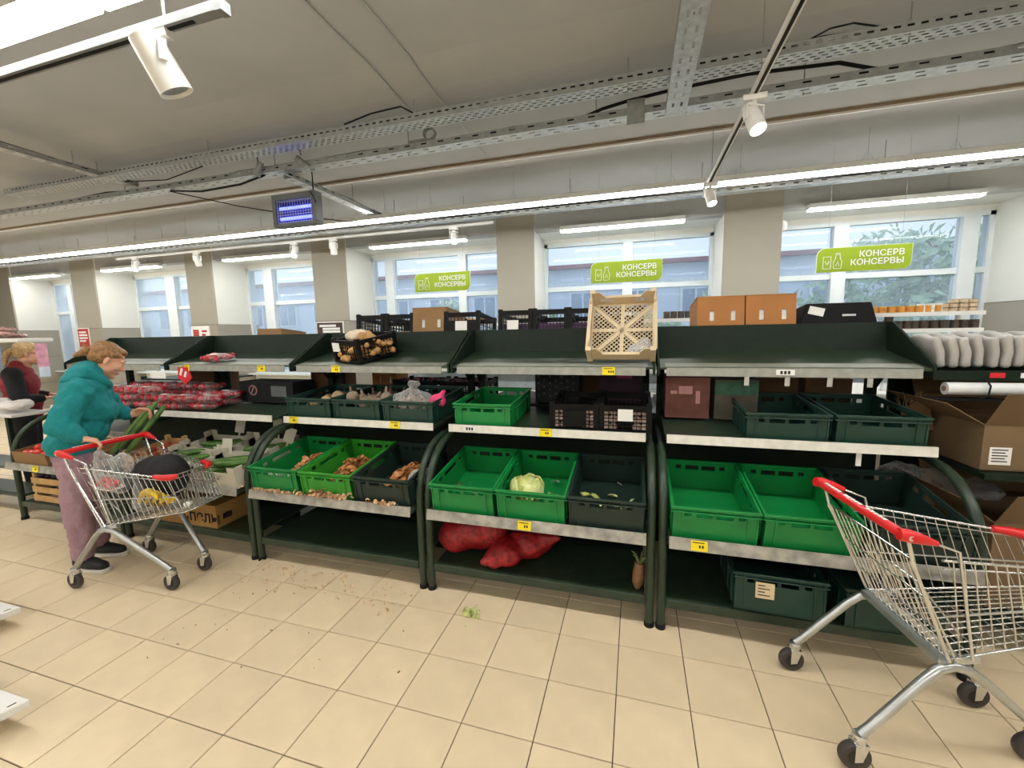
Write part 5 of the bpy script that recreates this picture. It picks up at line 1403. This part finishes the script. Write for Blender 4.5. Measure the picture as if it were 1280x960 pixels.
def face_parts(M, root, lids=True):
    R = M.to_euler()
    dk = pm('eye_dark',(52,38,30),.2); wt = pm('eye_white',(226,222,216),.2); lp = pm('lips',(190,110,104),.5); br = pm('brow',(120,82,52),.7)
    for s in (-1,1):
        ey = MB().ell((0,0,0),(.009,.011,.0065),10,8).build('eye', wt, root, smooth=3, loc=M@Vector((.0765,s*.030,.007)), rot=R)
        MB().ell((.0062,0,-.0015),(.0035,.005,.005),8,6).build('iris', dk, ey, smooth=3)
        MB().tube([(.088,s*.012,.033),(.089,s*.03,.038),(.078,s*.047,.032)],[.002,.003,.0015],6).build('eyebrow', br, root, smooth=3, loc=M.to_translation(), rot=R)
    MB().ell((0,0,.003),(.006,.021,.0045),10,6).ell((-.001,0,-.006),(.006,.018,.005),10,6).build('lips', lp, root, smooth=3, loc=M@Vector((.097,0,-.059)), rot=R)
def hand_prims(w, d, n, side, curls, L=.175, spread=.02):
    """w wrist, d pointing direction, n palm normal (curl side), side = unit vector towards the thumb"""
    w, d, n, sd = Vector(w), Vector(d).normalized(), Vector(n).normalized(), Vector(side).normalized()
    pl = L*.5; out = []
    c0 = w+d*.02; c1 = w+d*pl
    for k, off in enumerate((-.027,-.009,.009,.027)):
        out.append(('c', tuple(w+sd*off*.6+d*.015), .013, tuple(w+sd*off+d*pl), .0105))
    lens = (.062,.075,.080,.070); rr = (.0078,.0086,.009,.0088)
    for k, off in enumerate((-.029,-.010,.010,.029)):
        p = w+sd*off+d*pl; a = 0; segs = (lens[k]*.48,lens[k]*.3,lens[k]*.24)
        for j in range(3):
            a += curls[k]*(.55,.75,.5)[j]
            dirv = d*math.cos(a)+n*math.sin(a)+sd*(off*spread*20*(1 if j == 0 else 0))*.05
            q = p+dirv.normalized()*segs[j]
            out.append(('c', tuple(p), rr[k]*(1-.08*j), tuple(q), rr[k]*(1-.08*(j+1)))); p = q
    p = w+sd*.026+d*.03
    for j, (a, Lg, r) in enumerate(((.75,.04,.012),(.45,.032,.0105),(.2,.026,.009))):
        dirv = (d*math.cos(a)+sd*math.sin(a)*.8+n*(.35+.25*j))
        q = p+dirv.normalized()*Lg
        out.append(('c', tuple(p), r, tuple(q), r*.9)); p = q
    return out
def shoe(loc, yaw, root):
    s = MB().prism([(-.085,-.028),(-.06,-.04),(.06,-.042),(.13,-.048),(.175,-.038),(.19,-.005),(.18,.03),(.13,.042),(.05,.036),(-.06,.036),(-.085,.026)],0,.026,'z').build('sole', m_sole, root, bevel=.004, loc=loc, rot=(0,0,yaw))
    me = blob([('c',(-.04,0,.06),.042,(.06,0,.05),.042),('c',(.06,0,.05),.042,(.145,-.004,.04),.034),('c',(-.045,0,.07),.038,(-.03,0,.11),.038)],.009,3)
    for v in me.vertices: v.co.z = max(v.co.z, .024)
    o = soft('shoe', me, m_shoe, root, loc=loc, rot=(0,0,yaw))
    q = MB()
    for i in range(4): q.tube([(.045+.022*i,-.022,.088-.007*i),(.05+.022*i,0,.096-.008*i),(.045+.022*i,.022,.088-.007*i)],.0035,5)
    q.build('laces', m_shoe, o, smooth=3)

# ---- woman in the teal hoodie
P0 = Vector((-2.3,-.12,0)); RV = Vector((.4649,.8854,0)); QV = Vector((.8854,-.4649,0)); ANG = math.atan2(.8854,.4649)
def Wp(s, t, z): return tuple(P0+RV*s+QV*t+Vector((0,0,z)))
def We(c, r, tilt=0): return ('e', Wp(*c), r, (0,tilt,ANG))
def Wc(a, ra, b, rb): return ('c', Wp(*a), ra, Wp(*b), rb)
wo = thing('person','person in a teal hoodie and mauve trousers looking down at cucumbers held over the cart','person',(0,0,0))
HM = Matrix.Translation(Wp(.128,-.1,1.432)) @ Euler((0,0,ANG+.02)).to_matrix().to_4x4() @ Euler((0,.58,0)).to_matrix().to_4x4()
rhw = Wp(-.045,.185,.945); lhw = Wp(.215,-.14,1.022)
rhd = Vector(Wp(.03,.26,.925))-Vector(rhw); lhd = Vector(Wp(.30,-.12,1.035))-Vector(lhw)
body = head_prims(HM)
body += [Wc((.045,-.1,1.28),.062,(.095,-.1,1.39),.054)]
body += [We((0,-.1,1.12),(.11,.16,.17)), We((-.05,-.1,.92),(.11,.14,.17)), We((-.09,-.1,.80),(.10,.15,.11))]
body += [Wc((-.01,.06,1.24),.055,(-.12,.12,1.02),.045), Wc((-.12,.12,1.02),.043,(-.045,.185,.945),.027), Wc((.06,-.26,1.24),.055,(.12,-.27,1.05),.045), Wc((.12,-.27,1.05),.043,(.215,-.14,1.022),.027)]
body += [Wc((-.09,-.02,.76),.085,(-.115,0,.43),.055), Wc((-.115,0,.43),.052,(-.13,0,.09),.036), Wc((-.08,-.19,.76),.085,(-.075,-.2,.43),.055), Wc((-.075,-.2,.43),.052,(-.045,-.2,.09),.036)]
body += hand_prims(rhw, rhd, (0,0,-1), Vector((-.5,.2,.1)), (1.5,1.4,1.4,1.3))
body += hand_prims(lhw, lhd, Vector((.25,-.35,-.75)), Vector((.2,-.35,.75)), (1.25,1.2,1.15,1.05))
soft('body', blob(body, .0055, 3), m_skinp, wo)
face_parts(HM, wo)
hood = [We((-.012,-.1,1.13),(.146,.19,.18)), We((-.005,-.1,1.25),(.124,.182,.10)), We((-.045,-.1,.97),(.145,.185,.15)), We((-.092,-.1,.88),(.15,.18,.10)), We((.06,-.1,1.08),(.10,.15,.10)),
        Wc((-.025,.07,1.245),.080,(-.138,.125,1.03),.074), Wc((-.138,.125,1.03),.070,(-.06,.175,.955),.048), Wc((.06,-.265,1.24),.078,(.125,-.275,1.05),.066), Wc((.125,-.275,1.05),.064,(.195,-.155,1.025),.044)]
soft('hoodie', blob(hood, .010, 4, .034, .06), m_teal, wo)
hd = soft('hood', blob([We((-.005,-.1,1.365),(.105,.125,.055),-.55), We((.0,-.1,1.335),(.12,.15,.055),-.3), Wc((.09,-.01,1.29),.04,(.02,.0,1.36),.05), Wc((.09,-.19,1.29),.04,(.02,-.2,1.36),.05), Wc((.11,-.06,1.265),.03,(.12,-.12,1.25),.025)],.010,5,.016,.08), m_teal, wo)
soft('hem_band', blob([We((-.092,-.1,.83),(.142,.174,.032))],.010,3,.004,.05), m_teal, wo)
q = MB().tube([Wp(.075,.035,1.00),Wp(.05,.075,.97),Wp(.02,.088,.93),Wp(-.01,.088,.90)],.004,6); q.build('pocket_seam', pm('teal_seam',(12,104,110),.8), wo, smooth=3)
for a, b in ((Wp(-.067,.17,.962),Wp(-.05,.182,.95)),(Wp(.188,-.162,1.025),Wp(.208,-.147,1.023))): MB().tube([a,b],[.046,.043],14).build('cuff', m_teal, wo, smooth=1)
tro = [We((-.09,-.1,.785),(.125,.17,.11)), Wc((-.09,-.015,.76),.105,(-.118,0,.43),.078), Wc((-.118,0,.43),.076,(-.125,0,.14),.062), Wc((-.08,-.19,.76),.105,(-.075,-.2,.43),.078), Wc((-.075,-.2,.43),.076,(-.045,-.2,.14),.062)]
soft('trousers', blob(tro, .010, 4, .036, .06), m_mauve, wo)
for (s_,t_) in ((-.125,0),(-.045,-.2)): MB().tube([Wp(s_,t_,.135),Wp(s_,t_,.085)],[.058,.050],14).build('trouser_cuff', m_mauve, wo, smooth=1)
shoe(Wp(-.125,0,0), .16, wo); shoe(Wp(-.04,-.2,0), .30, wo)
def hair(M, prims, root, matl, nm='hair'):
    R = M.to_euler()
    out = []
    for p in prims:
        if p[0] == 'e': out.append(('e', tuple(M@Vector(p[1])), p[2], tuple(R)))
        else: out.append(('c', tuple(M@Vector(p[1])), p[2], tuple(M@Vector(p[3])), p[4]))
    return soft(nm, blob(out, .0065, 4, .004, .03), matl, root)
hair(HM, [('e',(-.026,0,.046),(.094,.084,.080)), ('e',(-.045,0,.01),(.068,.080,.070)), ('e',(.03,0,.085),(.05,.055,.028)), ('c',(-.03,.072,.03),.016,(.045,.062,.055),.014), ('c',(-.03,-.072,.03),.016,(.045,-.062,.055),.014)], wo, m_hair)
hair(HM, [('e',(-.118,0,.0),(.032,.036,.034)), ('c',(-.12,0,-.005),.028,(-.15,.01,-.05),.014), ('c',(-.13,.01,.02),.018,(-.15,.02,.045),.006)], wo, m_hair, 'hair_bun')
MB().tube([HM@Vector((-.098,.026*math.cos(a),.004+.026*math.sin(a))) for a in [2*PI*i/12 for i in range(12)]],.006,6,closed=True).build('hair_tie', m_paper, wo, smooth=3)
# cucumbers in her left hand
hc = Vector(Wp(.30,-.105,1.01))
for i,(off,lb) in enumerate((((0,0,0),'long green cucumber in the left hand of the woman, upper one'),((.03,.03,-.035),'long green cucumber in the left hand of the woman, lower one'),((-.035,-.03,-.03),'long pale green cucumber in the left hand of the woman, nearest one'))):
    d = Vector(Wp(.39,-.10,1.08))-Vector(Wp(.17,-.05,.815)); d.normalize()
    c = hc+Vector(off)-d*.09
    me = MB().tube([c-d*.2,c-d*.17,c-d*.05,c+d*.09,c+d*.19,c+d*.21],[.008,.017,.0195,.0195,.016,.006],10).mesh('cucumber',3)
    me.materials.append(m_cuc if i < 2 else pm('pale_cucumber',(120,150,84),.35,var=.2,scale=12))
    share('cucumber', me, None, None, None, None, lb, 'cucumber')

# ---- shop worker at the left edge
wk = thing('person','person in a dark red vest, black sleeves and glasses at the left edge','person',(0,0,0))
X0 = Vector((-4.81,.68,0)); A2 = math.atan2(.93,.62)
F2 = Vector((math.cos(A2),math.sin(A2),0)); S2 = Vector((F2.y,-F2.x,0))
def Kp(f, s, z): return tuple(X0+F2*f+S2*s+Vector((0,0,z)))
def Ke(c, r, t=0): return ('e', Kp(*c), r, (0,t,A2))
def Kc(a, ra, b, rb): return ('c', Kp(*a), ra, Kp(*b), rb)
KM = Matrix.Translation(Kp(.09,0,1.445)) @ Euler((0,0,A2)).to_matrix().to_4x4() @ Euler((0,.15,0)).to_matrix().to_4x4()
kb = head_prims(KM)+[Kc((.02,0,1.25),.06,(.06,0,1.38),.052), Ke((0,0,1.12),(.11,.16,.18)), Ke((-.01,0,.9),(.11,.15,.18))]
kb += [Kc((0,.1,.85),.09,(0,.1,.45),.06), Kc((0,.1,.45),.055,(0,.1,.06),.04), Kc((0,-.1,.85),.09,(0,-.1,.45),.06), Kc((0,-.1,.45),.055,(0,-.1,.06),.04)]
kb += [Kc((0,.2,1.25),.055,(.02,.23,1.0),.045), Kc((.02,.23,1.0),.043,(.17,.16,.99),.028), Kc((0,-.2,1.25),.055,(.02,-.23,1.0),.045), Kc((.02,-.23,1.0),.043,(.17,-.16,.99),.028)]
for s in (1,-1): kb += hand_prims(Kp(.17,s*.16,.99), F2*.8-S2*s*.4, (0,0,-1), -S2*s, (.5,.5,.5,.5))
soft('body', blob(kb, .0065, 3), m_skinp, wk)
face_parts(KM, wk)
m_vest = pm('dark_red_vest',(128,28,36),.75,var=.1,scale=40,bump=.1); m_sleeve = pm('black_sleeve',(28,27,30),.85)
soft('vest', blob([Ke((0,0,1.13),(.14,.20,.18)), Ke((0,0,1.26),(.11,.18,.08)), Ke((-.01,0,.93),(.145,.19,.17)), Ke((-.01,0,.82),(.14,.185,.08)), Kc((.0,-.07,1.33),.05,(.0,.07,1.33),.05)],.012,4,.02,.1), m_vest, wk)
for s in (1,-1): soft('sleeve', blob([Kc((-.01,s*.19,1.25),.075,(.02,s*.235,1.0),.065), Kc((.02,s*.235,1.0),.06,(.15,s*.17,.99),.042)],.011,4,.015,.08), m_sleeve, wk)
soft('trousers', blob([Ke((-.01,0,.82),(.125,.17,.10)), Kc((0,.1,.8),.10,(0,.1,.45),.075), Kc((0,.1,.45),.072,(0,.1,.1),.06), Kc((0,-.1,.8),.10,(0,-.1,.45),.075), Kc((0,-.1,.45),.072,(0,-.1,.1),.06)],.012,3,.02,.1), m_sleeve, wk)
shoe(Kp(0,.1,0),A2,wk); shoe(Kp(0,-.1,0),A2,wk)
m_hair2 = pm('blond_hair',(178,140,92),.5,var=.3,scale=60,rgb2=(214,184,136),bump=.15,bscale=220)
hair(KM, [('e',(-.026,0,.046),(.094,.084,.080)), ('e',(-.045,0,.01),(.068,.080,.070)), ('e',(.04,0,.075),(.045,.06,.03))], wk, m_hair2)
hair(KM, [('c',(-.10,0,.03),.03,(-.15,0,-.02),.03), ('c',(-.15,0,-.02),.03,(-.155,0,-.13),.016)], wk, m_hair2, 'ponytail')
for s in (1,-1):
    MB().tube([KM@Vector((.10,s*(.03+.019*math.cos(a)),.006+.015*math.sin(a))) for a in [2*PI*i/12 for i in range(12)]],.002,5,closed=True).tube([KM@Vector((.098,s*.049,.01)),KM@Vector((.0,s*.082,.012))],.002,5).build('glasses', m_black, wk)
